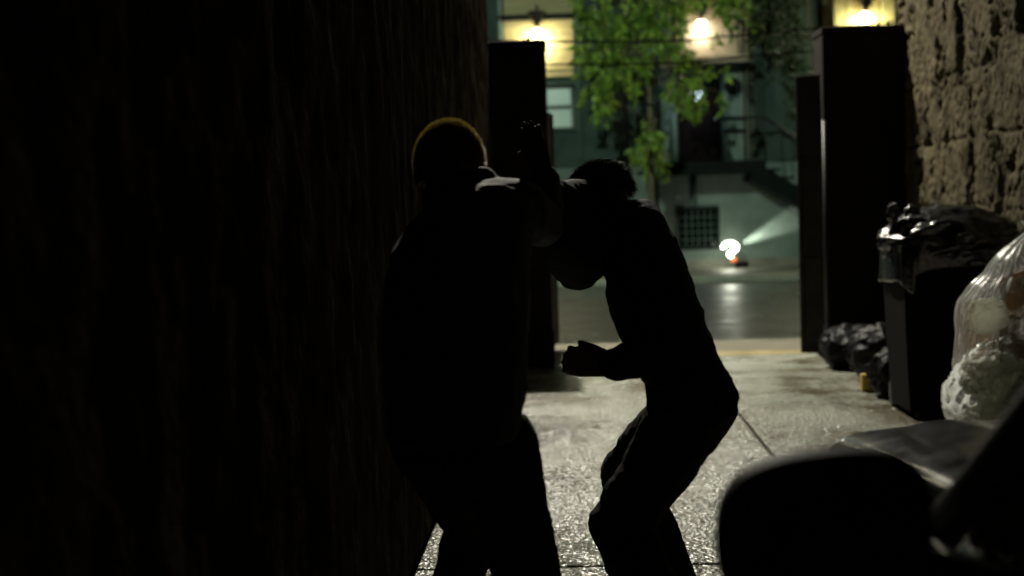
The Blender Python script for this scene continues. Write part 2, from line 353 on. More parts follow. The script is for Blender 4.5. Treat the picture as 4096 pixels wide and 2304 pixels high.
tube('hinge_pipe', [(a.x, 13.06, .0), (a.x, 13.06, a.z)], .022, MT['pipe'])
hp = bpy.data.objects['hinge_pipe']; tag(hp, 'thin steel hinge pipe with a bright glint on the right pier', 'pipe')
for (pl, pts) in (('upper thin black overhead cable running along the street past the piers', [(1500, 150, 18.6), (2182, 166, 18.6), (2450, 168, 18.6), (2717, 164, 18.6), (3030, 134, 18.6), (3300, 112, 18.6), (3900, 60, 18.6)]),
                  ('lower thin black overhead cable running along the street past the piers', [(1500, 245, 18.6), (2182, 257, 18.6), (2450, 258, 18.6), (2728, 252, 18.6), (3037, 222, 18.6), (3300, 200, 18.6), (3900, 140, 18.6)])):
    q = [P(*t) for t in pts]; qq = []
    for k in range(len(q) - 1):
        for t in (0, .33, .66): qq.append(q[k].lerp(q[k + 1], t))
    qq.append(q[-1]); tag(tube('cable', qq, .013, MT['cable'], n=6), pl, 'cable', 'overhead cables')

# ================================================================== STREET LAMPS (light the alley and the facade)
def street_lamp(base, head, label, lensmat, color, power, target, cone, blend, soft):
    e = empty('street_lamp', base, label, 'street lamp'); bx, by, bz = base; hx, hy, hz = head
    bm = bmesh.new(); lathe_into(bm, [(.14, bz), (.14, bz + .35), (.075, bz + .5), (.055, hz - .1), (.05, hz + .15)], (bx, by, 0), n=16); bmo('pole', bm, MT['galv'], e, True)
    tube('arm', [(bx, by, hz - .1), (bx + (hx - bx) * .35, by + (hy - by) * .35, hz + .2), (hx, hy, hz + .2)], .03, MT['galv'], e)
    bm = bmesh.new(); lathe_into(bm, [(.06, .28), (.16, .2), (.22, .08), (.23, .04), (.19, .04)], (hx, hy, hz), n=20); bmo('lamp_head', bm, MT['steel'], e, True)
    bm = bmesh.new(); sphere_into(bm, (hx, hy, hz + .06), (.17, .17, .07)); bmo('lens', bm, lensmat, e, True)
    l = bpy.data.lights.new('lamp_light', 'SPOT'); l.energy = power; l.color = color; l.spot_size = R(cone); l.spot_blend = blend; l.shadow_soft_size = soft
    o = bpy.data.objects.new('lamp_light', l); COL.objects.link(o); o.location = (hx, hy, hz - .1)
    o.rotation_euler = (Vector(target) - o.location).to_track_quat('-Z', 'Y').to_euler()
    o.parent = e; o.matrix_parent_inverse = e.matrix_basis.inverted()
street_lamp((-1.75, 15.1, -.01), (-.5, 15.35, 6.9), 'tall street lamp on the near pavement lighting the alley mouth', MT['streetbulb'], (1, .94, .78), 4100, (.9, 9.5, 0), 122, .3, .05)
street_lamp((-2.6, 16.7, -.14), (-1.5, 17.6, 6.4), 'second street lamp leaning over the road kerb shining on the pale facade', MT['streetbulb'], (.74, 1, .80), 3300, (1.6, 31.0, 3.4), 64, .7, .08)

# ================================================================== FACADE ACROSS THE STREET
bd = empty('street_building', (2, BY + 4, 0), 'pale teal street building with raised door, stoop and barred basement window', 'building')
def q(px, py): return P(px, py, BY)
def fpanel(name, x0, y0, x1, y1, m, proud=.05, parent=None, back=.0, bevel=.008):
    a = q(x0, y0); b = q(x1, y1); x_ = sorted((a.x, b.x)); z_ = sorted((a.z, b.z))
    return box(name, (x_[0], BY - proud, z_[0]), (x_[1], BY - back, z_[1]), m, parent or bd, bevel)
# wall built around the openings
gx0, gx1 = q(2712, 500).x, q(2890, 500).x; gz0, gz1 = q(2800, 652).z, q(2800, 292).z
bw0, bw1 = q(2718, 900).x, q(2868, 900).x; bz0, bz1 = q(2790, 988).z, q(2790, 838).z
lw0, lw1 = q(2180, 430).x, q(2292, 430).x; lz0, lz1 = q(2240, 512).z, q(2240, 350).z
def wall_with_holes(name, X0, X1, Z0, Z1, holes, m):
    xs_ = sorted({X0, X1, *[h[0] for h in holes], *[h[1] for h in holes]}); zs_ = sorted({Z0, Z1, *[h[2] for h in holes], *[h[3] for h in holes]})
    bm = bmesh.new(); vs = {}
    def V(x, y, z):
        k = (round(x, 4), round(y, 4), round(z, 4))
        if k not in vs: vs[k] = bm.verts.new(k)
        return vs[k]
    for i in range(len(xs_) - 1):
        for j in range(len(zs_) - 1):
            cx, cz = (xs_[i] + xs_[i + 1]) / 2, (zs_[j] + zs_[j + 1]) / 2
            if any(h[0] < cx < h[1] and h[2] < cz < h[3] for h in holes): continue
            bm.faces.new((V(xs_[i], BY, zs_[j]), V(xs_[i + 1], BY, zs_[j]), V(xs_[i + 1], BY, zs_[j + 1]), V(xs_[i], BY, zs_[j + 1])))
    for h in holes:
        c = [(h[0], h[2]), (h[1], h[2]), (h[1], h[3]), (h[0], h[3])]
        for k in range(4):
            a, b = c[k], c[(k + 1) % 4]; bm.faces.new((V(a[0], BY, a[1]), V(b[0], BY, b[1]), V(b[0], BY + .3, b[1]), V(a[0], BY + .3, a[1])))
    return bmo(name, bm, m, bd)
holes = [(gx0, gx1, gz0, gz1), (bw0, bw1, bz0, bz1), (lw0, lw1, lz0, lz1)]
zsp = gz0 - .03
wall_with_holes('wall', -14, 16, zsp, 11, [holes[0], holes[2]], MT['teal']); wall_with_holes('lower_wall', -14, 16, -.1, zsp, [holes[1]], MT['palew'])
box('core', (-14, BY + .31, -.1), (16, BY + 8, 11), MT['teal'], bd, 0)
dr = box('door', (gx0 + .05, BY + .16, gz0 + .02), (gx1 - .05, BY + .21, gz1 - .3), MT['door'], bd)
for (u0, u1, w0, w1) in ((.12, .45, .1, .42), (.55, .88, .1, .42), (.12, .45, .5, .92), (.55, .88, .5, .92)):
    W_ = gx1 - gx0; H_ = gz1 - gz0 - .3
    box('door_panel', (gx0 + W_ * u0, BY + .148, gz0 + H_ * w0), (gx0 + W_ * u1, BY + .161, gz0 + H_ * w1), MT['door'], dr, .004)
bm = bmesh.new(); sphere_into(bm, (gx1 - .14, BY + .12, gz0 + 1.0), .035); bmo('handle', bm, MT['galv'], dr, True)
box('transom', (gx0 + .05, BY + .17, gz1 - .29), (gx1 - .05, BY + .2, gz1 - .03), MT['darkglass'], bd, 0)
fpanel('door_surround', 2640, 392, 2706, 645, MT['palep'], .04)
fpanel('door_surround', 2896, 470, 2976, 640, MT['palep'], .04)
pn = fpanel('round_light_panel', 2896, 285, 2976, 468, MT['palep'], .06)
c = q(2930, 348); bm = bmesh.new(); lathe_into(bm, [(.20, .0), (.20, -.05), (.16, -.06), (.15, -.03)], (c.x, BY - .065, c.z), 'Y', 28); bmo('round_grille', bm, MT['trim'], pn, True)
fpanel('panel_rail', 2890, 468, 2985, 480, MT['trim'], .09)
fpanel('panel_rail', 2896, 519, 2985, 531, MT['trim'], .09)
# cornice over the door, tan upper wall and fluted pilasters
fpanel('canopy', 2690, 264, 2985, 282, MT['trim'], .55)
fpanel('cornice', 2640, 232, 2990, 262, MT['tan'], .22)
fpanel('upper_panel', 2700, -30, 2952, 228, MT['tan'], .05)
for k in range(5):
    x = 2958 + k * 21; fpanel('flute', x, -60, x + 12, 640, MT['tan'] if k < 3 else MT['teal'], .09 + .03 * (k % 2))
fpanel('pilaster', 3085, -60, 3180, 640, MT['teal'], .12)
fpanel('pilaster', 2296, -60, 2330, 640, MT['teal'], .14)
fpanel('pilaster', 2570, 290, 2632, 640, MT['teal'], .1)
# siding bay, top left
fpanel('bay_frame', 1990, -60, 2012, 300, MT['palep'], .2)
ys_ = list(range(-46, 286, 27))
for k, y in enumerate(ys_): fpanel('board', 2014, y + 1, 2294, y + 26, MT['siding'], .05 + .012 * (k % 3))
fpanel('band', 1990, 66, 2294, 76, MT['trim'], .2)
# left window
fr = fpanel('window', 2172, 342, 2300, 349, MT['trim'], .07)
box('frame', (lw0, BY + .05, lz0), (lw0 + .05, BY + .12, lz1), MT['palep'], fr); box('frame', (lw1 - .05, BY + .05, lz0), (lw1, BY + .12, lz1), MT['palep'], fr)
zm = q(2240, 428).z
box('sash_rail', (lw0 + .051, BY + .04, zm - .04), (lw1 - .051, BY + .11, zm + .04), MT['teal'], fr)
box('pane', (lw0 + .051, BY + .09, lz0), (lw1 - .051, BY + .10, zm - .041), MT['dimlit'], fr, 0); box('pane', (lw0 + .051, BY + .09, zm + .041), (lw1 - .051, BY + .10, lz1), MT['dimlit'], fr, 0)
fpanel('sill', 2168, 513, 2304, 522, MT['teal'], .12)
tube('downpipe', [(q(2500, 300).x, BY - .07, q(2500, 250).z), (q(2500, 300).x, BY - .07, q(2500, 760).z)], .045, MT['trim'], bd)
tube('wire', [q(2385, 300) + Vector((0, -.04, 0)), q(2388, 450) + Vector((0, -.04, 0)), q(2398, 560) + Vector((0, -.05, 0))], .03, MT['trim'], bd, 6)
# landing and stair
pz = -.07; lz = gz0 - .02
L0 = q(2625, 660).x; L1 = q(3030, 660).x; LD = 1.5
st = box('stoop', (L0, BY - LD, lz - .26), (L1, BY - .003, lz), MT['trim'], bd, .01)
nst = 13; run = .29; rise = (lz - pz) / (nst)
for k in range(nst - 1):
    x = L1 + k * run; z = lz - (k + 1) * rise
    box('step', (x + .003, BY - LD, z - .05), (x + run + .02, BY - .003, z), MT['trim'], st, .006)
x1 = L1 + (nst - 1) * run
pyd('stringer', [(L1 - .35, BY - LD - .05, lz - .02), (x1, BY - LD - .05, pz + .1), (x1, BY - LD - .05, pz), (x1 - .3, BY - LD - .05, pz), (L1 - .35, BY - LD - .05, lz - .42)] +
    [(L1 - .35, BY - LD - .004, lz - .02), (x1, BY - LD - .004, pz + .1), (x1, BY - LD - .004, pz), (x1 - .3, BY - LD - .004, pz), (L1 - .35, BY - LD - .004, lz - .42)],
    [(0, 1, 2, 3, 4), (9, 8, 7, 6, 5), (0, 5, 6, 1), (1, 6, 7, 2), (2, 7, 8, 3), (3, 8, 9, 4), (4, 9, 5, 0)], MT['trim'], st)
pyd('soffit', [(L1 - .35, BY - LD, lz - .42), (x1 - .3, BY - LD, pz), (x1 - .3, BY, pz), (L1 - .35, BY, lz - .42)], [(0, 1, 2, 3)], MT['trim'], st)
ry = BY - LD + .04
tube('handrail', [(L1 - .5, ry, lz + .95), (L1 - .05, ry, lz + .95), (x1, ry, pz + .95)], .035, MT['iron'], st)
tube('handrail', [(L0 + .02, ry, lz + .95 - .9), (L0 + .02, ry, lz + .06)], .03, MT['iron'], st)
for k in range(7):
    t = k / 6; x = L1 + t * (x1 - L1); z = lz + t * (pz - lz)
    tube('baluster', [(x, ry, z - .05), (x, ry, z + .95)], .014, MT['iron'], st, 6)
tube('landing_post', [(q(2612, 760).x, BY - LD + .12, pz), (q(2612, 760).x, BY - LD + .12, lz - .26)], .05, MT['trim'], st)
tube('drain_pipe', [(q(2778, 760).x, BY - .06, bz1 + .09), (q(2778, 760).x, BY - .06, lz - .26)], .05, MT['teal'], bd)
# basement window with bars
bwf = box('window', (bw0, BY + .2, bz0), (bw1, BY + .215, bz1), MT['darkglass'], bd, 0)
for (a, b) in (((bw0 - .05, bz1), (bw1 + .05, bz1 + .06)), ((bw0 - .05, bz0 - .06), (bw1 + .05, bz0)), ((bw0 - .05, bz0 + .001), (bw0, bz1 - .001)), ((bw1, bz0 + .001), (bw1 + .05, bz1 - .001))):
    box('frame', (a[0], BY - .05, a[1]), (b[0], BY + .02, b[1]), MT['trim'], bwf)
for k in range(1, 6):
    x = bw0 + (bw1 - bw0) * k / 6; box('bar', (x - .014, BY - .03, bz0), (x + .014, BY - .002, bz1), MT['teal'], bwf, .003)
for k in range(1, 5):
    z = bz0 + (bz1 - bz0) * k / 5; box('bar', (bw0, BY - .001, z - .012), (bw1, BY + .02, z + .012), MT['teal'], bwf, .003)
box('plinth', (-14, BY - .06, -.08), (16, BY - .002, .12), MT['pave'], bd, .01)
# right strips near the third lamp
fpanel('strip', 3330, -80, 3382, 140, MT['siding'], .14); fpanel('strip', 3520, -80, 3575, 140, MT['siding'], .14)
fpanel('lit_panel', 3386, -80, 3516, 140, MT['siding'], .05); fpanel('lit_panel', 3290, -80, 3326, 140, MT['siding'], .05)

def wall_lamp(px, py, label, power, m, color, size=.17, cone=True):
    c = q(px, py); c.y = BY - .30
    e = empty('wall_lamp', (c.x, BY - .1, c.z), label, 'wall lamp', 'lamps on the street building')
    bm = bmesh.new(); sphere_into(bm, c, (size, size, size * .9), 20); bmo('globe', bm, m, e, True)
    if cone:
        bm = bmesh.new(); lathe_into(bm, [(.012, .10), (.06, .18), (.20, .44), (.22, .47), (.05, .50)], (c.x, c.y - size * .6, c.z), n=20); bmo('shade', bm, MT['iron'], e, True)
        tube('bracket', [(c.x, c.y - size * .6, c.z + .49), (c.x, c.y, c.z + .62), (c.x, BY - .06, c.z + .5)], .025, MT['iron'], e)
    else:
        box('back_plate', (c.x - .06, BY - .05, c.z - .1), (c.x + .06, BY - .03, c.z + .1), MT['iron'], e); tube('bracket', [(c.x, BY - .04, c.z), (c.x, c.y + size * .7, c.z)], .02, MT['iron'], e)
    l = bpy.data.lights.new('lamp_light', 'POINT'); l.energy = power; l.color = color; l.shadow_soft_size = .1
    o = bpy.data.objects.new('lamp_light', l); COL.objects.link(o); o.location = (c.x, c.y, c.z - size - .07); o.parent = e; o.matrix_parent_inverse = e.matrix_basis.inverted()
wall_lamp(2150, 138, 'glowing warm wall lamp with dark cone shade on ochre boards', 120, MT['bulb'], (1, .95, .66), .12)
wall_lamp(2800, 104, 'warm wall lamp shining through the leaves above the dark door', 36, MT['bulb'], (1, .91, .68), .13)
wall_lamp(3450, 78, 'bright yellow wall lamp just above the ragged right pier top', 200, MT['bulb'], (.97, 1, .62), .16)
wall_lamp(2778, 385, 'cool white entrance lamp seen through leaves before the door', 8, MT['cool'], (.7, .93, 1), .15, False)

# ---- work lamp on the far pavement
wc = P(2920, 1000, 32.55); gz = -.07
e = empty('work_lamp', (wc.x, wc.y, gz), 'glaring coiled work lamp standing low on the far pavement', 'work lamp')
pts = []
for k in range(26):
    t = k / 25; a = R(205 - 330 * t) if t < .62 else None
    if t < .62: pts.append(wc + Vector((.15 * math.cos(R(190) - t / .62 * R(260)), 0, .06 + .10 * math.sin(R(190) - t / .62 * R(260)))))
    else:
        u = (t - .62) / .38; pts.append(pts[15] * 1 if False else wc + Vector((.15 * math.cos(R(-70)) - .12 * math.sin(u * math.pi) * .6, -.01, -.04 - .11 * u)))
tube('lamp_tube', pts, .047, MT['tube'], e, 12)
box('socket', (wc.x + .02, wc.y - .05, wc.z - .27), (wc.x + .14, wc.y + .05, wc.z - .17), MT['orange'], e, .01)
box('ballast', (wc.x + .10, wc.y - .09, gz + .002), (wc.x + .40, wc.y + .09, gz + .15), MT['blackplastic'], e, .02)
tube('stem', [(wc.x + .08, wc.y, wc.z - .2), (wc.x + .16, wc.y, gz + .1)], .02, MT['orange'], e)
l = bpy.data.lights.new('lamp_light', 'SPOT'); l.energy = 600; l.color = (.95, 1, .84); l.spot_size = R(25); l.spot_blend = .6; l.shadow_soft_size = .05
o = bpy.data.objects.new('lamp_light', l); COL.objects.link(o); o.location = Vector((wc.x + .16, BY - .09, wc.z + .03)); tgt = P(3230, 850, BY - .02)
o.rotation_euler = (tgt - o.location).to_track_quat('-Z', 'Y').to_euler(); o.parent = e; o.matrix_parent_inverse = e.matrix_basis.inverted()
l = bpy.data.lights.new('lamp_glow', 'POINT'); l.energy = 22; l.color = (.98, 1, .82); l.shadow_soft_size = .12
o = bpy.data.objects.new('lamp_glow', l); COL.objects.link(o); o.location = wc + Vector((-.05, -.2, -.02)); o.parent = e; o.matrix_parent_inverse = e.matrix_basis.inverted()

# ---- trees
def leaves_mesh(name, centers, m, parent, size):
    n = len(centers); c = np.asarray(centers)
    d = rng.normal(size=(n, 3)) * np.array([.7, .7, .35]) + np.array([0, 0, -.8]); d /= np.linalg.norm(d, axis=1)[:, None]
    s = np.cross(d, rng.normal(size=(n, 3))); s /= np.linalg.norm(s, axis=1)[:, None]; k = np.cross(d, s)
    L = (size * rng.uniform(.6, 1.3, n))[:, None]; w = L * .22
    v = np.stack([c, c + d * L * .5 + s * w + k * w * .3, c + d * L, c + d * L * .5 - s * w + k * w * .3], 1).reshape(-1, 3)
    i = np.arange(n)[:, None] * 4; f = np.concatenate([np.hstack([i, i + 1, i + 2]), np.hstack([i, i + 2, i + 3])])
    return np_mesh(name, v, f, m, parent, False)
def tree(base, trunkpts, clumps, label, m, size, group):
    e = empty('street_tree', base, label, 'tree', group)
    bm = bmesh.new(); tp = [Vector(t) for t in trunkpts]; k = len(tp)
    tube_into(bm, tp, [.07 * (1 - .55 * i / (k - 1)) for i in range(k)], 10); bmo('trunk', bm, MT['bark'], e, True)
    cs = []
    for (c, r, n) in clumps:
        bm = bmesh.new(); c = Vector(c); s = min(tp[1:], key=lambda t: (t - c).length + max(0, t.z - c.z) * .0 + (0 if t.z > 2.5 else 3))
        s = s.lerp(tp[max(0, tp.index(s) - 1)], .02); mid = s.lerp(c, .5) + Vector((random.uniform(-.1, .1), random.uniform(-.1, .1), .18))
        tube_into(bm, [s, mid, c], [.026, .016, .006], 6)
        for j in range(max(3, n // 25)):
            a = c + Vector((random.gauss(0, .62) * r[0], random.gauss(0, .6) * r[1], abs(random.gauss(0, .6)) * r[2])); L = random.uniform(.5, 1.7) * r[2] + .12
            tip = a + Vector((random.gauss(0, .25) * L, random.gauss(0, .2) * L, -L)); md = a.lerp(tip, .4) + Vector((random.gauss(0, .05), 0, .04))
            tube_into(bm, [c, c.lerp(a, .5) + Vector((0, 0, .05)), a, md, tip], [.007, .006, .005, .004, .002], 4)
            for i in range(int(8 + L * 22)):
                t = random.random(); q_ = a.lerp(md, t * 2.5) if t < .4 else md.lerp(tip, (t - .4) / .6); cs.append(q_ + Vector((random.gauss(0, .035), random.gauss(0, .035), random.gauss(0, .03))))
        bmo('limb', bm, MT['bark'], e, True)
    leaves_mesh('crown', cs, m, e, size)
TY = 30.7
tb = P(2606, 1100, TY); tb.z = -.07
tp = [tb, P(2607, 830, TY), P(2606, 640, TY), P(2602, 480, TY), P(2597, 330, TY), P(2590, 160, TY), P(2600, -60, TY), P(2590, -260, TY)]
cl = []
for (x, y, rx, rz, n) in [(2610, 545, 60, 42, 190), (2645, 585, 45, 40, 160), (2595, 650, 50, 35, 130), (2560, 600, 35, 35, 70), (2735, 330, 60, 40, 190), (2790, 385, 55, 45, 150), (2700, 390, 45, 45, 150), (2660, 180, 80, 45, 200), (2720, 220, 60, 40, 160),
                          (2450, 120, 100, 70, 280), (2380, 60, 80, 70, 220), (2520, 60, 90, 80, 280), (2620, 60, 90, 80, 280), (2420, 230, 90, 60, 240), (2520, 220, 80, 60, 230), (2350, 200, 50, 55, 100), (2460, 320, 70, 55, 170), (2400, 350, 45, 50, 80), (2540, 330, 45, 45, 110), (2390, 420, 18, 50, 36),
                          (2720, 30, 60, 70, 150), (2880, 10, 70, 50, 110), (2930, 70, 60, 60, 90), (2450, -80, 120, 80, 250), (2620, -120, 120, 80, 250), (2800, -100, 120, 80, 250), (2960, -60, 80, 80, 150), (2820, 268, 55, 22, 70)]:
    yy = TY + random.uniform(-.9, .7); s = yy / F
    cl.append((P(x, y, yy), (rx * s, .45, rz * s), n))
tree(tb, tp, cl, 'slender street tree with lit green leaves before the facade', MT['leaf'], .21, 'street trees')
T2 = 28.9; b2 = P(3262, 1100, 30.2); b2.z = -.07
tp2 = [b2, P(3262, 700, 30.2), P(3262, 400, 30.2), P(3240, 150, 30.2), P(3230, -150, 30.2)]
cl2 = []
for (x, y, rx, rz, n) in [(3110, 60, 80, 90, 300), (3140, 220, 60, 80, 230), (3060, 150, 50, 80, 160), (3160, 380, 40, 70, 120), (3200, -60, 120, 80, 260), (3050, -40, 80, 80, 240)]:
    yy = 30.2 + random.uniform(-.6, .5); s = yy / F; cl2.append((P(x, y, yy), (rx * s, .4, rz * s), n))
tree(b2, tp2, cl2, 'dark street tree, shade painted into its leaves, beside the right gate pier', MT['leaf_shade'], .16, 'street trees')

# ================================================================== PEOPLE
def capsule_into(bm, a, b, ra, rb, n=14):
    a = Vector(a); b = Vector(b); d = b - a
    steps = max(2, int(d.length / .02)); pts = []; rr = []
    t = d.normalized() if d.length > 1e-6 else Vector((0, 0, 1))
    for k in (-1, -.7, -.35): pts.append(a + t * ra * k); rr.append(max(.001, ra * math.sqrt(max(0, 1 - k * k))))
    for k in range(steps + 1): u = k / steps; pts.append(a.lerp(b, u)); rr.append(ra + (rb - ra) * u)
    for k in (.35, .7, 1): pts.append(b + t * rb * k); rr.append(max(.001, rb * math.sqrt(max(0, 1 - k * k))))
    up = t.orthogonal().normalized(); w = t.cross(up); rings = []
    for p_, r_ in zip(pts, rr): rings.append([bm.verts.new(p_ + (up * math.cos(2 * math.pi * k / n) + w * math.sin(2 * math.pi * k / n)) * r_) for k in range(n)])
    for i in range(len(rings) - 1):
        for k in range(n): bm.faces.new((rings[i][k], rings[i][(k + 1) % n], rings[i + 1][(k + 1) % n], rings[i + 1][k]))
    bm.faces.new(rings[0][::-1]); bm.faces.new(rings[-1])
def loft_into(bm, rows, n=28):
    rings = []
    for (c, hw, hd) in rows:
        rings.append([bm.verts.new(Vector(c) + Vector((hw * math.copysign(abs(math.cos(2 * math.pi * k / n)) ** .85, math.cos(2 * math.pi * k / n)), hd * math.sin(2 * math.pi * k / n), 0))) for k in range(n)])
    for i in range(len(rings) - 1):
        for k in range(n): bm.faces.new((rings[i][k], rings[i][(k + 1) % n], rings[i + 1][(k + 1) % n], rings[i + 1][k]))
    bm.faces.new(rings[0][::-1]); bm.faces.new(rings[-1])
    bmesh.ops.recalc_face_normals(bm, faces=bm.faces)
def melt(bm, voxel, smooth_it=6, fac=.5):
    bmesh.ops.recalc_face_normals(bm, faces=bm.faces)
    me = bpy.data.meshes.new('melt'); bm.to_mesh(me); bm.free()
    o = bpy.data.objects.new('melt', me); COL.objects.link(o)
    r = o.modifiers.new('r', 'REMESH'); r.mode = 'VOXEL'; r.voxel_size = voxel
    s = o.modifiers.new('s', 'SMOOTH'); s.iterations = smooth_it; s.factor = fac
    dg = bpy.context.evaluated_depsgraph_get(); dg.update(); out = bpy.data.meshes.new_from_object(o.evaluated_get(dg))
    bpy.data.objects.remove(o); bpy.data.meshes.remove(me); return out
def fold(me, amp, sc, seed):
    n = len(me.vertices); c = np.empty(n * 3, np.float32); me.vertices.foreach_get('co', c); c = c.reshape(-1, 3)
    nr = np.empty(n * 3, np.float32); me.vertices.foreach_get('normal', nr); nr = nr.reshape(-1, 3)
    w = (fbm(c * 4, 2, seed) - .4)[:, None]
    d = (ridge((c + w * .25) * np.array(sc), 3, seed) - .55) * amp
    me.vertices.foreach_set('co', (c + nr * d[:, None]).astype(np.float32).ravel()); me.update()
def rows_px(lst, dep):
    out = []
    for (y, xl, xr, Y, hd) in lst:
        a = P(xl, y, Y); b = P(xr, y, Y); out.append(((a + b) / 2, abs(b.x - a.x) / 2, hd))
    return out
def hand_into(bm, wrist, d, nrm, curl, thumb_sign, s=1.0):
    d = d.normalized(); nrm = (nrm - d * nrm.dot(d)).normalized(); side = d.cross(nrm).normalized()
    for k in range(4):
        o_ = side * ((k - 1.5) * .019 * s); capsule_into(bm, wrist + o_ * .6 + d * .01, wrist + o_ + d * .085 * s, .014 * s, .012 * s, 10)
    lens = [.072, .08, .075, .058]
    for k in range(4):
        p0 = wrist + side * ((k - 1.5) * .0205 * s) + d * .088 * s; dd = d.copy(); L = lens[k] * s
        for j, fr_ in enumerate((.45, .32, .23)):
            dd = (Quaternion(side, curl * (.6 + .4 * j)) @ dd).normalized(); p1 = p0 + dd * L * fr_
            capsule_into(bm, p0, p1, (.0095 - .001 * j) * s, (.0088 - .001 * j) * s, 8); p0 = p1
    t0 = wrist + side * thumb_sign * .026 * s + d * .02 * s; td = (d * .92 + side * thumb_sign * .38 - nrm * .1).normalized()
    t1 = t0 + td * .045 * s; capsule_into(bm, t0, t1, .013 * s, .0105 * s, 8); t2 = t1 + (td + d * .6).normalized() * .034 * s; capsule_into(bm, t1, t2, .0105 * s, .0085 * s, 8)
def head_into(bm, c, fwd, up, s=1.0):
    fwd = fwd.normalized(); up = (up - fwd * up.dot(fwd)).normalized(); rt = fwd.cross(up)
    rot = Matrix((rt, fwd, up)).transposed().to_quaternion()
    W_ = lambda x, y, z: c + (rt * x + fwd * y + up * z) * s
    sphere_into(bm, W_(0, -.012, .025), (.077 * s, .098 * s, .092 * s), 24, rot)
    sphere_into(bm, W_(0, .022, -.045), (.060 * s, .068 * s, .075 * s), 20, rot)
    sphere_into(bm, W_(0, .055, -.092), (.034 * s, .030 * s, .024 * s), 14, rot)
    capsule_into(bm, W_(0, .085, .012), W_(0, .103, -.025), .009 * s, .014 * s, 10)
    capsule_into(bm, W_(-.022, .078, -.058), W_(.022, .078, -.058), .009 * s, .009 * s, 8)
    capsule_into(bm, W_(-.045, .078, .028), W_(.045, .078, .028), .010 * s, .010 * s, 8)
    for sx in (-1, 1): sphere_into(bm, W_(sx * .080, -.008, -.008), (.010 * s, .022 * s, .034 * s), 12, rot)
    return W_, rot
def hair_mesh(name, parent, m, W_, rot, n, length, fn, seed, thick=.0011):
    rs = np.random.default_rng(seed); v = []; f = []; cap = []
    cnt = 0
    while cnt < n:
        d = Vector(rs.normal(size=3)).normalized()
        if not fn(d): continue
        base = W_(d.x * .078, -.012 + d.y * .099, .025 + d.z * .093); nx = (W_(d.x * .178, -.012 + d.y * .199, .025 + d.z * .193) - base).normalized()
        dirv, L = length(d, nx, rs); a = dirv.orthogonal().normalized() * thick; b = dirv.cross(a)
        mid = base + nx * L * .45 + dirv * L * .1; tip = base + nx * L * .35 + dirv * L * .75 if False else base + (nx * .5 + dirv * .5) * L
        i = len(v); v += [base + a, base - a * .5 + b * .87, base - a * .5 - b * .87, mid + a * .8, mid - a * .4 + b * .7, mid - a * .4 - b * .7, tip]
        f += [(i, i + 1, i + 4, i + 3), (i + 1, i + 2, i + 5, i + 4), (i + 2, i, i + 3, i + 5), (i + 3, i + 4, i + 6), (i + 4, i + 5, i + 6), (i + 5, i + 3, i + 6)]; cnt += 1
    o = pyd(name, v, f, m, parent); return o
def shoe(name, ankle, toe_dir, parent, z=0.0):
    d = Vector((toe_dir.x, toe_dir.y, 0)).normalized(); a = Vector((ankle.x, ankle.y, z)); bm = bmesh.new()
    capsule_into(bm, a + Vector((0, 0, .05)) - d * .04, a + Vector((0, 0, .045)) + d * .12, .042, .045); capsule_into(bm, a + d * .1 + Vector((0, 0, .04)), a + d * .19 + Vector((0, 0, .035)), .046, .036)
    capsule_into(bm, a + Vector((0, 0, .05)), Vector(ankle) + Vector((0, 0, .04)), .045, .044)
    me = melt(bm, .009, 4)
    for v_ in me.vertices: v_.co.z = max(v_.co.z, z + .003)
    so = link(name, me, MT['shoe'], parent, True)
    return so
def person(label, torso, arms, legs, neck, head, hands, jm, hairm, skinm, hair_fn, hair_len, nhair, jacket_extra=(), seed=1, hs=1.0, hem=.9, group='men running out of the alley'):
    root = empty('person', (torso[-1][0].x, torso[-1][0].y, 0), label, 'person', group)
    # trousers
    bm = bmesh.new(); loft_into(bm, [torso[i] for i in range(len(torso)) if torso[i][0].z < 1.12][:])
    for (h, k, a, r) in legs:
        capsule_into(bm, h, k, r[0], r[1]); capsule_into(bm, k, a + Vector((0, 0, .03)), r[1] * 1.02, r[2])
    me = melt(bm, .011, 5); fold(me, .026, (8, 8, 15), seed + 40); link('trousers', me, MT['trouser'], root, True)
    # jacket
    bm = bmesh.new(); loft_into(bm, [(c_, w_ + .006, d_ + .008) for (c_, w_, d_) in torso if c_.z > hem])
    for (s_, el, wr, r) in arms:
        capsule_into(bm, s_, el, r[0], r[1]); capsule_into(bm, el, wr, r[1], r[2])
    for (a, b, ra, rb) in jacket_extra: capsule_into(bm, a, b, ra, rb)
    me = melt(bm, .011, 6); fold(me, .022, (8, 8, 15), seed + 60); link('jacket', me, jm, root, True)
    # body: one continuous surface inside the clothes
    bm = bmesh.new(); loft_into(bm, [(c_, max(.02, w_ - .03), max(.02, d_ - .03)) for (c_, w_, d_) in torso])
    hc, hf, hu = head; W_, rot = head_into(bm, hc, hf, hu, hs)
    capsule_into(bm, W_(0, -.02, -.05), neck, .056, .066)
    for (s_, el, wr, r) in arms: capsule_into(bm, s_, el, r[0] * .7, r[1] * .68); capsule_into(bm, el, wr, r[1] * .68, .027)
    for (h, k, a, r) in legs: capsule_into(bm, h, k, r[0] * .75, r[1] * .72); capsule_into(bm, k, a, r[1] * .72, .036)
    for hd in hands: hand_into(bm, *hd)
    me = melt(bm, .0058, 3, .4); link('body', me, skinm, root, True)
    hair_mesh('hair', root, hairm, W_, rot, nhair, hair_len, hair_fn, seed)
    for sx in (-1, 1):
        bm = bmesh.new(); sphere_into(bm, W_(sx * .031, .076, .005), .012, 12); bmo('eye', bm, MT['eye'], root, True)
    for (h, k, a, r) in legs: shoe('shoe', a, Vector((a.x - k.x, .6, 0)) if False else Vector((-.15, 1, 0)), root)
    return root
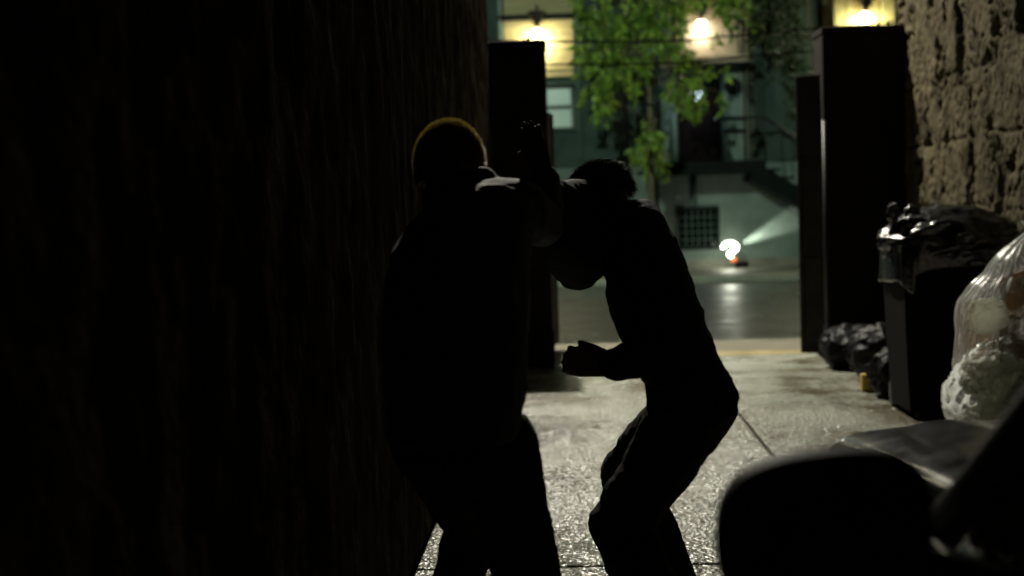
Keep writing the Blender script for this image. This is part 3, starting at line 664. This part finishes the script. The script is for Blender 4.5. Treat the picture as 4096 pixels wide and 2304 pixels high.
# ---- man on the left, hunched, seen from behind
ta = rows_px([(722, 1925, 2060, 3.66, .07), (765, 1815, 2118, 3.63, .11), (830, 1715, 2135, 3.60, .14), (905, 1635, 2140, 3.57, .155), (1000, 1578, 2118, 3.54, .165), (1200, 1545, 2108, 3.5, .17), (1400, 1543, 2106, 3.47, .165),
              (1550, 1546, 2095, 3.46, .165), (1650, 1552, 2075, 3.45, .165), (1750, 1562, 2078, 3.45, .165), (1840, 1592, 2085, 3.45, .16), (1910, 1650, 2060, 3.46, .14), (1975, 1725, 2010, 3.47, .10)], 0)
sh = P(1725, 960, 3.6); el = P(1640, 1330, 3.5); wr = P(1690, 1560, 3.72)
sh2 = P(2070, 840, 3.62); el2 = P(2172, 905, 3.80); wr2 = P(2180, 725, 3.86)
la = [(P(1985, 1780, 3.47), P(2140, 2440, 3.66), Vector((P(2110, 2900, 3.45).x, 3.45, .085)), (.10, .082, .07)),
      (P(1735, 1765, 3.5), P(1892, 2115, 3.92), Vector((P(1580, 2800, 3.6).x, 3.72, .085)), (.10, .074, .056))]
hd = P(1797, 690, 3.86)
person('man in navy jacket with short brown curls, hunched close to the wall', ta,
       [(sh, el, wr, (.07, .058, .046)), (sh2, el2, wr2, (.078, .058, .042))], la, P(1800, 830, 3.70),
       (hd, Vector((-.12, 1, -.35)), Vector((0, .35, 1))),
       [(wr, Vector((.3, .8, -.5)), Vector((.8, -.2, .3)), .35, 1), (wr2, Vector((-.30, .05, 1)), Vector((-.45, -.85, -.1)), -.10, -1, 1.0)],
       MT['navy'], MT['hairA'], MT['skin'], lambda d: d.z > -.25 and not (d.y > .55 and d.z < .45), lambda d, nx, rs: ((nx + Vector(rs.normal(size=3)) * .5).normalized(), rs.uniform(.010, .022)), 12000, seed=3, hs=1.06,
       jacket_extra=[(P(1760, 800, 3.66), P(1930, 735, 3.68), .05, .045)])
# ---- man on the right, bent and running
tb_ = rows_px([(800, 2420, 2585, 4.32, .10), (850, 2385, 2640, 4.30, .14), (950, 2395, 2690, 4.27, .16), (1100, 2425, 2745, 4.22, .165), (1200, 2440, 2785, 4.2, .16), (1300, 2470, 2822, 4.18, .16), (1400, 2518, 2848, 4.16, .165),
               (1470, 2560, 2890, 4.15, .17), (1530, 2588, 2930, 4.14, .175), (1600, 2594, 2950, 4.14, .175), (1680, 2600, 2935, 4.15, .16), (1760, 2640, 2870, 4.17, .12)], 0)
s1 = P(2560, 965, 4.2); e1 = P(2640, 1400, 4.02); w1 = P(2455, 1462, 4.06)
s2 = P(2450, 880, 4.42); e2 = P(2310, 1065, 4.45); w2 = P(2190, 930, 4.1)
lb_ = [(P(2790, 1610, 4.12), P(2475, 2105, 4.3), Vector((P(2790, 2700, 4.0).x, 4.05, .085)), (.118, .092, .085)),
       (P(2775, 1610, 4.22), P(2510, 1900, 4.55), Vector((P(2760, 2600, 4.6).x, 4.62, .085)), (.112, .09, .08))]
person('man in black jacket bent low, running, back arched, right of the other man', tb_,
       [(s1, e1, w1, (.07, .062, .05)), (s2, e2, w2, (.085, .075, .055))], lb_, P(2510, 890, 4.36),
       (P(2402, 805, 4.42), Vector((-.75, .6, -.45)), Vector((-.25, .3, 1))),
       [(w1, Vector((-1, .1, .12)), Vector((.1, -.9, .2)), .8, 1, 1.1), (w2, Vector((-.8, -.5, -.1)), Vector((0, -.5, .8)), .4, 1)],
       MT['black_cloth'], MT['hairB'], MT['skin2'], lambda d: d.z > -.3 and not (d.y > .5 and d.z < .4), lambda d, nx, rs: ((nx * .3 + Vector((rs.normal() * .3, rs.normal() * .3 - .5, -.5))).normalized(), rs.uniform(.02, .045)), 7000, seed=9, hs=.93, hem=.97,
       jacket_extra=[(P(2350, 790, 4.4), P(2190, 790, 4.05), .055, .05), (P(2330, 850, 4.38), P(2150, 850, 4.0), .085, .06), (P(2330, 900, 4.4), P(2310, 1010, 4.43), .09, .08), (P(2230, 830, 4.2), P(2290, 980, 4.38), .075, .08)])

# ================================================================== CAR
XC = 1.43
def hood_z(x, y):
    t = min(1, max(0, (y - 2.2) / 1.78)); z = 1.045 - .125 * t - .05 * t ** 4
    u = abs(x - XC) / .86; return z - .045 * u ** 2.2 - .05 * max(0, u - .82) / .18 * (0.5 + .5 * t)
car = empty('parked_car', (XC, 1.8, 0), 'dark grey car parked along the right side, bonnet and wing mirror nearest', 'car')
def halfw(y):
    if y > 3.55: return .87 - .30 * ((y - 3.55) / .52) ** 2.3
    if y < -.2: return .87 - .10 * ((-.2 - y) / .5) ** 2
    return .88
stations = np.concatenate([np.linspace(-.7, 2.2, 16), np.linspace(2.3, 3.5, 10), np.linspace(3.56, 4.05, 10)])
bm = bmesh.new(); rings = []
for y in stations:
    w = halfw(y); top = hood_z(XC - w, y) - .03 if y > 2.2 else .985
    nose = max(0, (y - 3.75) / .3); top -= .10 * nose ** 2
    pr = [(0, .20 + .05 * nose), (w * .8, .20 + .05 * nose), (w - .03, .30), (w, .52), (w + .005, .70), (w - .015, top - .06), (w - .05, top - .005), (w * .8, top + .012), (0, top + .015)]
    if y > 2.2: pr[-1] = (0, hood_z(XC, y) - .05 - .10 * nose ** 2); pr[-2] = (w * .7, hood_z(XC - w * .7, y) - .05 - .1 * nose ** 2)
    ring = [bm.verts.new((XC - a, y, b)) for a, b in pr] + [bm.verts.new((XC + a, y, b)) for a, b in pr[-2:0:-1]]
    rings.append(ring)
for i in range(len(rings) - 1):
    n = len(rings[i])
    for k in range(n): bm.faces.new((rings[i][k], rings[i][(k + 1) % n], rings[i + 1][(k + 1) % n], rings[i + 1][k]))
bm.faces.new(rings[0]); bm.faces.new(rings[-1][::-1]); bmesh.ops.recalc_face_normals(bm, faces=bm.faces)
body = bmo('body', bm, MT['paint'], car, True)
# bonnet panel
ny, nx = 28, 30; v = []; f = []
for j in range(ny):
    y = 2.24 + (3.98 - 2.24) * j / (ny - 1)
    for i in range(nx):
        u = -1 + 2 * i / (nx - 1); w = min(.80, halfw(y) - .035); x = XC + u * w; ye = y - .12 * (u ** 2) * (j / (ny - 1)) ** 3
        crease = .012 * math.exp(-((abs(u) - .62) / .07) ** 2)
        v.append((x, ye, hood_z(x, ye) + .006 + crease - (.03 * ((j - (ny - 4)) / 3) ** 2 if j > ny - 4 else 0)))
for j in range(ny - 1):
    for i in range(nx - 1): a = j * nx + i; f.append((a, a + 1, a + nx + 1, a + nx))
bo = pyd('bonnet', v, f, MT['paint'], car, True); so = bo.modifiers.new('solid', 'SOLIDIFY'); so.thickness = .018; so.offset = -1
# bumper and grille
v = []; f = []
for j in range(5):
    z = .25 + .4 * j / 4
    for i in range(25):
        u = -1 + 2 * i / 24; v.append((XC + u * .86, 4.12 - .22 * abs(u) ** 3.0 - .05 * abs(j - 2) / 2, z))
for j in range(4):
    for i in range(24): a = j * 25 + i; f.append((a, a + 25, a + 26, a + 1))
bu = pyd('bumper', v, f, MT['blackplastic'], car, True); so = bu.modifiers.new('solid', 'SOLIDIFY'); so.thickness = .05; so.offset = -1
gr = box('grille', (XC - .48, 4.0, .64), (XC + .48, 4.04, .79), MT['blackplastic'], car, .02)
for k in range(4): box('grille_bar', (XC - .46, 4.041, .66 + k * .033), (XC + .46, 4.05, .672 + k * .033), MT['chrome'], gr, .002)
for sx in (-1, 1):
    bm = bmesh.new(); pts = [(.50, 3.99), (.66, 3.97), (.79, 3.88), (.855, 3.70), (.83, 3.56), (.70, 3.70), (.56, 3.84)]
    top = [bm.verts.new((XC + sx * a, b, hood_z(XC + sx * a, b) - .012 - .06 * max(0, (b - 3.7) / .3) ** 1.5)) for a, b in pts]; bot = [bm.verts.new((XC + sx * a * 1.012, b + .02, .64)) for a, b in pts]
    bm.faces.new(top); bm.faces.new(bot[::-1])
    for k in range(len(pts)): bm.faces.new((top[k], top[(k + 1) % 7], bot[(k + 1) % 7], bot[k]))
    bmesh.ops.recalc_face_normals(bm, faces=bm.faces); bmesh.ops.bevel(bm, geom=[e_ for e_ in bm.edges], offset=.012, segments=2, affect='EDGES')
    hl = bmo('headlight', bm, MT['lens'], car, True)
    bm = bmesh.new(); sphere_into(bm, (XC + sx * .70, 3.82, .73), (.07, .07, .06), 16); bmo('reflector', bm, MT['chrome'], hl, True)
# greenhouse: pillars, glass, roof
def X_(side, x): return XC - x if side < 0 else XC + x
roofz = 1.62
base_f = (.875, 2.20, .985); top_f = (.70, 1.18, 1.60)
base_r = (.84, -.65, 1.0); top_r = (.68, -.25, 1.58)
for sd in (-1, 1):
    pl = tube('pillar', [(X_(sd, base_f[0]), base_f[1], base_f[2]), (X_(sd, .865), 2.02, 1.09), (X_(sd, .845), 1.80, 1.235), (X_(sd, top_f[0]), top_f[1], top_f[2]), (X_(sd, .70), .4, 1.64), (X_(sd, top_r[0]), top_r[1], top_r[2]), (X_(sd, base_r[0]), base_r[1], base_r[2])], .034, MT['blackplastic'], car)
    tube('pillar', [(X_(sd, .87), .55, .985), (X_(sd, .70), .45, 1.62)], .045, MT['blackplastic'], car)
    sv = [(X_(sd, .868), 2.10, .99), (X_(sd, .868), -.6, .99), (X_(sd, .69), -.22, 1.57), (X_(sd, .695), 1.16, 1.585), (X_(sd, .835), 1.80, 1.22)]
    pyd('side_window', sv, [(0, 1, 2, 3, 4)], MT['darkglass'], car)
    tube('window_trim', [(X_(sd, .895), 2.16, .982), (X_(sd, .897), .6, .992), (X_(sd, .88), -.6, 1.0)], .009, MT['chrome'], car, 8)
    dd = box('door', (X_(sd, .888) - .006, .5, .32), (X_(sd, .888) + .006, 1.85, .93), MT['paint'], car, .005)
    box('handle', (X_(sd, .905) - .012, .62, .84), (X_(sd, .905) + .012, .82, .865), MT['chrome'], dd, .008)
v = []; n = 14
for j in range(2):
    for i in range(n):
        u = -1 + 2 * i / (n - 1)
        v.append((XC + u * (.85 if j == 0 else .69), (2.30 if j == 0 else 1.20) + (.14 if j == 0 else .05) * (1 - u * u), (1.01 if j == 0 else 1.61)))
pyd('windscreen', v, [(i, i + 1, n + i + 1, n + i) for i in range(n - 1)], MT['darkglass'], car, True)
v = [(XC + u * .69, y, 1.625 + .04 * (1 - u * u) - .03 * abs(y - .5) ** 2) for y in (1.24, .8, .3, -.3) for u in np.linspace(-1, 1, 12)]
pyd('roof', v, [(j * 12 + i, j * 12 + i + 1, j * 12 + i + 13, j * 12 + i + 12) for j in range(3) for i in range(11)], MT['paint'], car, True)
pyd('rear_window', [(XC - .67, -.27, 1.58), (XC + .67, -.27, 1.58), (XC + .82, -.66, 1.0), (XC - .82, -.66, 1.0)], [(0, 1, 2, 3)], MT['darkglass'], car)
for (x0, x1) in ((.05, .62), (-.62, -.02)): tube('wiper', [(XC + x1, 2.42, 1.035), (XC + x0 * .9 + .02, 2.36, 1.06)], .009, MT['blackplastic'], car, 6)
for sd in (-1, 1):
    for y in (3.25, .15):
        x = X_(sd, .78); bm = bmesh.new(); lathe_into(bm, [(.20, -.105), (.31, -.105), (.335, -.08), (.335, .08), (.31, .105), (.20, .105)], (x, y, .337), 'X', 32); wh = bmo('wheel', bm, MT['rubber'], car, True)
        bm = bmesh.new(); lathe_into(bm, [(.05, -.112), (.20, -.108), (.215, -.08), (.215, .08), (.20, .108), (.05, .112)], (x, y, .337), 'X', 24); bmo('rim', bm, MT['alloy'], wh, True)
# wing mirror near the camera
for sd in (-1, 1):
    bm = bmesh.new(); xc = X_(sd, 1.155); y0 = 1.62
    hwid = .12
    OUT = [(2872, 2250), (2872, 2120), (2893, 2020), (2960, 1925), (3080, 1862), (3250, 1826), (3450, 1810), (3590, 1822), (3680, 1866), (3730, 1945), (3745, 2060), (3735, 2200), (3700, 2330), (3600, 2400), (3300, 2440), (3000, 2410), (2900, 2350)]
    pr = [P(a_, b_, 1.62) for a_, b_ in OUT]; m0 = P(3310, 2125, 1.62); rel = [(-sd * (p_.x - m0.x), p_.z - m0.z) for p_ in pr]
    fine = []
    for k in range(len(rel)):
        p0, p1, p2, p3 = [rel[(k + d_) % len(rel)] for d_ in (-1, 0, 1, 2)]
        for t in (0, .33, .67): fine.append(tuple(.5 * (2 * b1 + (c1 - a1) * t + (2 * a1 - 5 * b1 + 4 * c1 - d1) * t * t + (3 * b1 - a1 - 3 * c1 + d1) * t ** 3) for a1, b1, c1, d1 in zip(p0, p1, p2, p3)))
    zc = m0.z; xc = m0.x if sd < 0 else 2 * XC - m0.x; NR = len(fine); y0 = 1.62; rings = []
    for (dy, sc) in ((-.0, .975), (.012, 1.0), (.05, .99), (.10, .88), (.14, .62), (.155, .25)): rings.append([bm.verts.new((xc + a_ * sc, y0 + dy, zc + b_ * sc)) for a_, b_ in fine])
    for i in range(len(rings) - 1):
        for k in range(NR): bm.faces.new((rings[i][k], rings[i][(k + 1) % NR], rings[i + 1][(k + 1) % NR], rings[i + 1][k]))
    bm.faces.new(rings[0][::-1]); bm.faces.new(rings[-1]); bmesh.ops.recalc_face_normals(bm, faces=bm.faces)
    mi = bmo('wing_mirror', bm, MT['blackplastic'], car, True)
    bm = bmesh.new(); vs = [bm.verts.new((xc + a_ * .9, y0 - .004, zc + b_ * .88)) for a_, b_ in fine]
    bm.faces.new(vs); bmo('mirror_glass', bm, MT['darkglass'], mi)
    tube('mirror_arm', [(xc - sd * (hwid - .03), y0 + .06, zc - .06), (X_(sd, .86), y0 + .18, .99)], [.035, .028], MT['blackplastic'], mi)
c = P(3748, 2085, 1.92); bm = bmesh.new(); sphere_into(bm, (X_(-1, .885), 1.98, 1.02), (.012, .035, .022), 16); bmo('trim_cap', bm, MT['chrome'], car, True)

# ================================================================== BIN AND RUBBISH
def crumple(name, center, rad, m, parent=None, amp=.12, seed=0, sub=5, squash=None, sc=4.0, flat=0.3, peak=0):
    bm = bmesh.new(); bmesh.ops.create_icosphere(bm, subdivisions=sub, radius=1); me = bpy.data.meshes.new(name); bm.to_mesh(me); bm.free()
    n = len(me.vertices); c = np.empty(n * 3, np.float32); me.vertices.foreach_get('co', c); c = c.reshape(-1, 3).astype(float)
    w = np.stack([fbm(c * 1.7 + 5, 3, seed), fbm(c * 1.7 + 9, 3, seed + 1), fbm(c * 1.7 + 13, 3, seed + 2)], 1) - .45
    d = (ridge((c + w * .6) * sc * .5 + seed, 4, seed + 3) ** 2.2 - .35) * amp * 2.6 + (fbm(c * 1.6 + seed, 2, seed + 5) - .4) * amp * 2.2
    p = c * (1 + d)[:, None]
    if peak:
        t = np.clip(p[:, 2], 0, 1.3) / 1.0; ang = np.arctan2(c[:, 1], c[:, 0]); pl = np.sin(ang * 17 + 3 * w[:, 0] * 6) * .05 * t * (1 - .2 * t)
        k = (1 - .72 * t ** 1.2 * peak) * (1 + pl); p[:, 0] *= k; p[:, 1] *= k; p[:, 2] = np.where(p[:, 2] > 0, p[:, 2] * 1.15, p[:, 2])
    p *= np.array(rad); lo = -rad[2] * (1 - flat); p[:, 2] = np.maximum(p[:, 2], lo + .01 * np.random.default_rng(seed).random(n)); p += np.array(center)
    me.vertices.foreach_set('co', p.astype(np.float32).ravel()); me.update()
    return link(name, me, m, parent, True)
# wheelie bin with black liner
bx0 = P(3612, 1300, 9.55).x; bx1 = bx0 + .74; by0, by1 = 9.5, 10.2; bh = 1.16
bn = empty('rubbish_bin', ((bx0 + bx1) / 2, (by0 + by1) / 2, 0), 'tall black rubbish bin behind the clear bags on the right', 'bin')
bm = bmesh.new(); ring = []
for (z, t) in ((.05, .045), (.5, .02), (bh - .05, .0), (bh - .049, -.02), (bh, -.02), (bh, .02), (.1, .07)):
    ring.append([bm.verts.new(p_) for p_ in ((bx0 + t, by0 + t, z), (bx1 - t, by0 + t, z), (bx1 - t, by1 - t, z), (bx0 + t, by1 - t, z))])
for i in range(len(ring) - 1):
    for k in range(4): bm.faces.new((ring[i][k], ring[i][(k + 1) % 4], ring[i + 1][(k + 1) % 4], ring[i + 1][k]))
bm.faces.new(ring[0][::-1]); bm.faces.new(ring[-1]); bmesh.ops.recalc_face_normals(bm, faces=bm.faces)
bmesh.ops.bevel(bm, geom=[e_ for e_ in bm.edges if abs(e_.verts[0].co.z - e_.verts[1].co.z) > .1], offset=.03, segments=3, affect='EDGES'); bmo('tub', bm, MT['bin'], bn)
for x in (bx0 + .22, bx0 + .37, bx0 + .52): box('rib', (x - .012, by0 + .005, .2), (x + .012, by0 + .04, bh - .1), MT['bin'], bn, .006)
for x in (bx0 + .06, bx1 - .10):
    bm = bmesh.new(); lathe_into(bm, [(.06, 0), (.10, 0), (.10, .05), (.06, .05)], (x, by1 - .02, .101), 'X', 20); bmo('wheel', bm, MT['rubber'], bn, True)
box('foot', (bx0 + .1, by0 + .06, .0), (bx1 - .1, by0 + .16, .052), MT['bin'], bn)
lg = empty('black_bin_bag', ((bx0 + bx1) / 2, by0 + .3, bh), 'shiny black bag bulging over the rim of the tall bin', 'rubbish bag')
crumple('bag', ((bx0 + bx1) / 2 + .0, by0 + .33, bh + .015), (.44, .42, .23), MT['blackbag'], lg, .10, 4, sc=6, flat=.25)
v = []; f = []; NS, NZ = 150, 14
for j in range(NZ):
    for i in range(NS):
        t = i / NS; ang = 2 * math.pi * t; ex = .35; ca, sa = math.cos(ang), math.sin(ang); g = j / (NZ - 1)
        ln = .16 + .10 * vnoise(np.array([[t * 9 % 9, 0, 3.]]))[0] + (.12 if ca < -.5 else 0)
        wv = .035 * g * (vnoise(np.array([[t * 40, g * 2, 1.]]))[0] - .3)
        v.append(((bx0 + bx1) / 2 + math.copysign(abs(ca) ** ex, ca) * (.395 + wv), (by0 + by1) / 2 + math.copysign(abs(sa) ** ex, sa) * (.375 + wv), bh + .05 - ln * g))
for j in range(NZ - 1):
    for i in range(NS): f.append((j * NS + i, j * NS + (i + 1) % NS, (j + 1) * NS + (i + 1) % NS, (j + 1) * NS + i))
sk = pyd('bag_skirt', v, f, MT['blackbag'], lg, True); sk.modifiers.new('s', 'SOLIDIFY').thickness = .004
for (px, py, r, sd) in ((3572, 858, (.035, .04, .075), 61), (3650, 850, (.05, .04, .05), 62), (3585, 960, (.045, .06, .12), 63)):
    crumple('knot', P(px, py, 9.75), r, MT['blackbag'], lg, .25, sd, 4, flat=0)
# bags on the ground behind, pale sheet, yellow box
c = P(3590, 1500, 10.75); crumple('black_rubbish_bag', (c.x + .02, 10.75, .17), (.24, .24, .19), MT['dullbag'], None, .12, 14, 5, flat=.12)
tag(bpy.data.objects['black_rubbish_bag'], 'black rubbish bag slumped on the floor touching the bin', 'rubbish bag', 'black bags on the alley floor')
for (x_, y_, r_, sd_, lb_t) in ((2.42, 12.6, (.28, .28, .20), 15, 'added black bag standing in for shade at the foot of the right pier'), (2.52, 11.7, (.30, .28, .24), 16, 'added black bag standing in for shaded floor between bin and right pier')):  # two added bags, dark fill in place of the pier's shadow on the floor
    o = crumple('black_rubbish_bag', (x_, y_, r_[2] * .88), r_, MT['dullbag'], None, .12, sd_, 5, flat=.12); tag(o, lb_t, 'rubbish bag', 'black bags on the alley floor')
c = P(3480, 1560, 10.95); e = box('yellow_carton', (c.x - .05, 11.0, .002), (c.x + .05, 11.08, .13), MT['yellow'], None, .006); tag(e, 'small dull yellow carton at the foot of the right pier', 'carton')
v = []; f = []
for j in range(12):
    for i in range(8):
        s_, t = i / 7, j / 11; a = P(3535 + 20 * t + 90 * s_, 0, 11.6); v.append((a.x + .02 * math.sin(t * 2), 11.55 + .25 * t + .12 * math.sin(s_ * 2.6), .002 + t * (.80 - .12 * (1 - s_) ** 2)))
for j in range(11):
    for i in range(7): a = j * 8 + i; f.append((a, a + 1, a + 9, a + 8))
v = [(a_ , b_ - .85, c_ + (.0 if c_ < .01 else .12)) for a_, b_, c_ in v]; o = pyd('cardboard_sheet', v, f, MT['paper'], None, True); o.modifiers.new('s', 'SOLIDIFY').thickness = .006; tag(o, 'pale curved sheet of card leaning between bin and pier', 'cardboard')
# clear recycling bags
lowc = P(4060, 1640, 8.05); lowc = Vector((lowc.x + .03, 8.05, .34)); upc = P(4085, 1300, 8.2); upc = Vector((upc.x, 8.25, upc.z))
b1 = crumple('recycling_bag', lowc, (.40, .34, .36), MT['clear'], None, .06, 24, 6, sc=7, flat=.06); tag(b1, 'lower clear recycling bag full of crumpled white paper', 'recycling bag', 'clear bags by the bin')
AX = P(4130, 1200, 8.25); NSG = 220; v = []; f = []; PR = []
for (py_, rp_) in ((884, 40), (905, 26), (925, 20), (945, 45), (985, 98), (1030, 145), (1090, 180), (1140, 228), (1200, 268), (1265, 276), (1330, 282), (1390, 292), (1450, 300), (1492, 292), (1515, 240), (1525, 120), (1527, 8)): PR.append((P(4130, py_, 8.25).z, rp_ / 698))
zz = np.linspace(0, len(PR) - 1, 60)
for a_ in zz:
    k0 = min(int(a_), len(PR) - 2); t = a_ - k0; z_ = PR[k0][0] * (1 - t) + PR[k0 + 1][0] * t; r_ = PR[k0][1] * (1 - t) + PR[k0 + 1][1] * t; u = a_ / (len(PR) - 1)
    an = np.arange(NSG) * 2 * np.pi / NSG; q3 = np.stack([np.cos(an) * 3.2, np.sin(an) * 3.2, np.full(NSG, z_ * 1.2)], 1)
    pl = (ridge(q3 * np.array([2.2, 2.2, .5]), 3, 141) - .55) * (.42 - .30 * u) + (fbm(np.stack([np.cos(an) * 2, np.sin(an) * 2, np.full(NSG, z_ * 5)], 1), 3, 151) - .45) * (.05 + .35 * u * u)
    for k in range(NSG): v.append((AX.x + math.cos(an[k]) * r_ * (1 + pl[k]), 8.25 + math.sin(an[k]) * r_ * .92 * (1 + pl[k]), z_ + .02 * pl[k]))
for j_ in range(59):
    for k in range(NSG): f.append((j_ * NSG + k, j_ * NSG + (k + 1) % NSG, (j_ + 1) * NSG + (k + 1) % NSG, (j_ + 1) * NSG + k))
b2_ = pyd('recycling_bag', v, f, MT['clear'], None, True); tag(b2_, 'upper pleated clear bag holding brown cardboard', 'recycling bag', 'clear bags by the bin')
k = 0
for (dx, dy, dz, r, lab) in ((-.18, -.10, .14, .16, 'crumpled white paper at the upper left of the lower clear bag'), (.03, -.14, .05, .17, 'crumpled white paper in the middle of the lower clear bag'), (-.17, -.10, -.13, .17, 'crumpled white paper low on the left in the lower bag'), (.2, -.08, .1, .12, 'crumpled white paper at the right inside the lower bag')):
    o = crumple('crumpled_paper', lowc + Vector((dx, dy, dz)), (r, r, r * .8), MT['paper'], None, .2, 80 + k, 5, flat=0, sc=9); tag(o, lab, 'paper', 'paper in the lower bag'); k += 1
def cardbox(c, s, rot, label, m=None):
    mtx = Matrix.Translation(c) @ rot.to_matrix().to_4x4(); e = empty('cardboard_box', c, label, 'cardboard', 'cardboard in the upper bag'); t = .006
    hx, hy, hz = s[0] / 2, s[1] / 2, s[2] / 2
    for (nm, a, b) in (('side', (-hx, -hy, -hz), (hx, -hy + t, hz)), ('side', (-hx, hy - t, -hz), (hx, hy, hz)), ('side', (-hx, -hy + t + .001, -hz), (-hx + t, hy - t - .001, hz)), ('side', (hx - t, -hy + t + .001, -hz), (hx, hy - t - .001, hz)), ('base', (-hx + t + .001, -hy + t + .001, -hz), (hx - t - .001, hy - t - .001, -hz + t))):
        box(nm, a, b, m or MT['card'], e, 0, mtx)
    return e
from mathutils import Euler
cardbox(upc + Vector((-.03, .02, -.10)), (.44, .32, .36), Euler((.08, .1, .25)), 'brown cardboard box low inside the upper clear bag')
cardbox(upc + Vector((.06, .02, .14)), (.24, .18, .30), Euler((.1, -.35, -.3)), 'upright brown cardboard box near the neck of the upper bag')
o = crumple('crumpled_foil', P(3945, 1268, 7.93), (.115, .03, .095), MT['paper'], None, .16, 91, 5, flat=0, sc=9); tag(o, 'bright crumpled white wrapper pressed against the upper bag', 'wrapper')
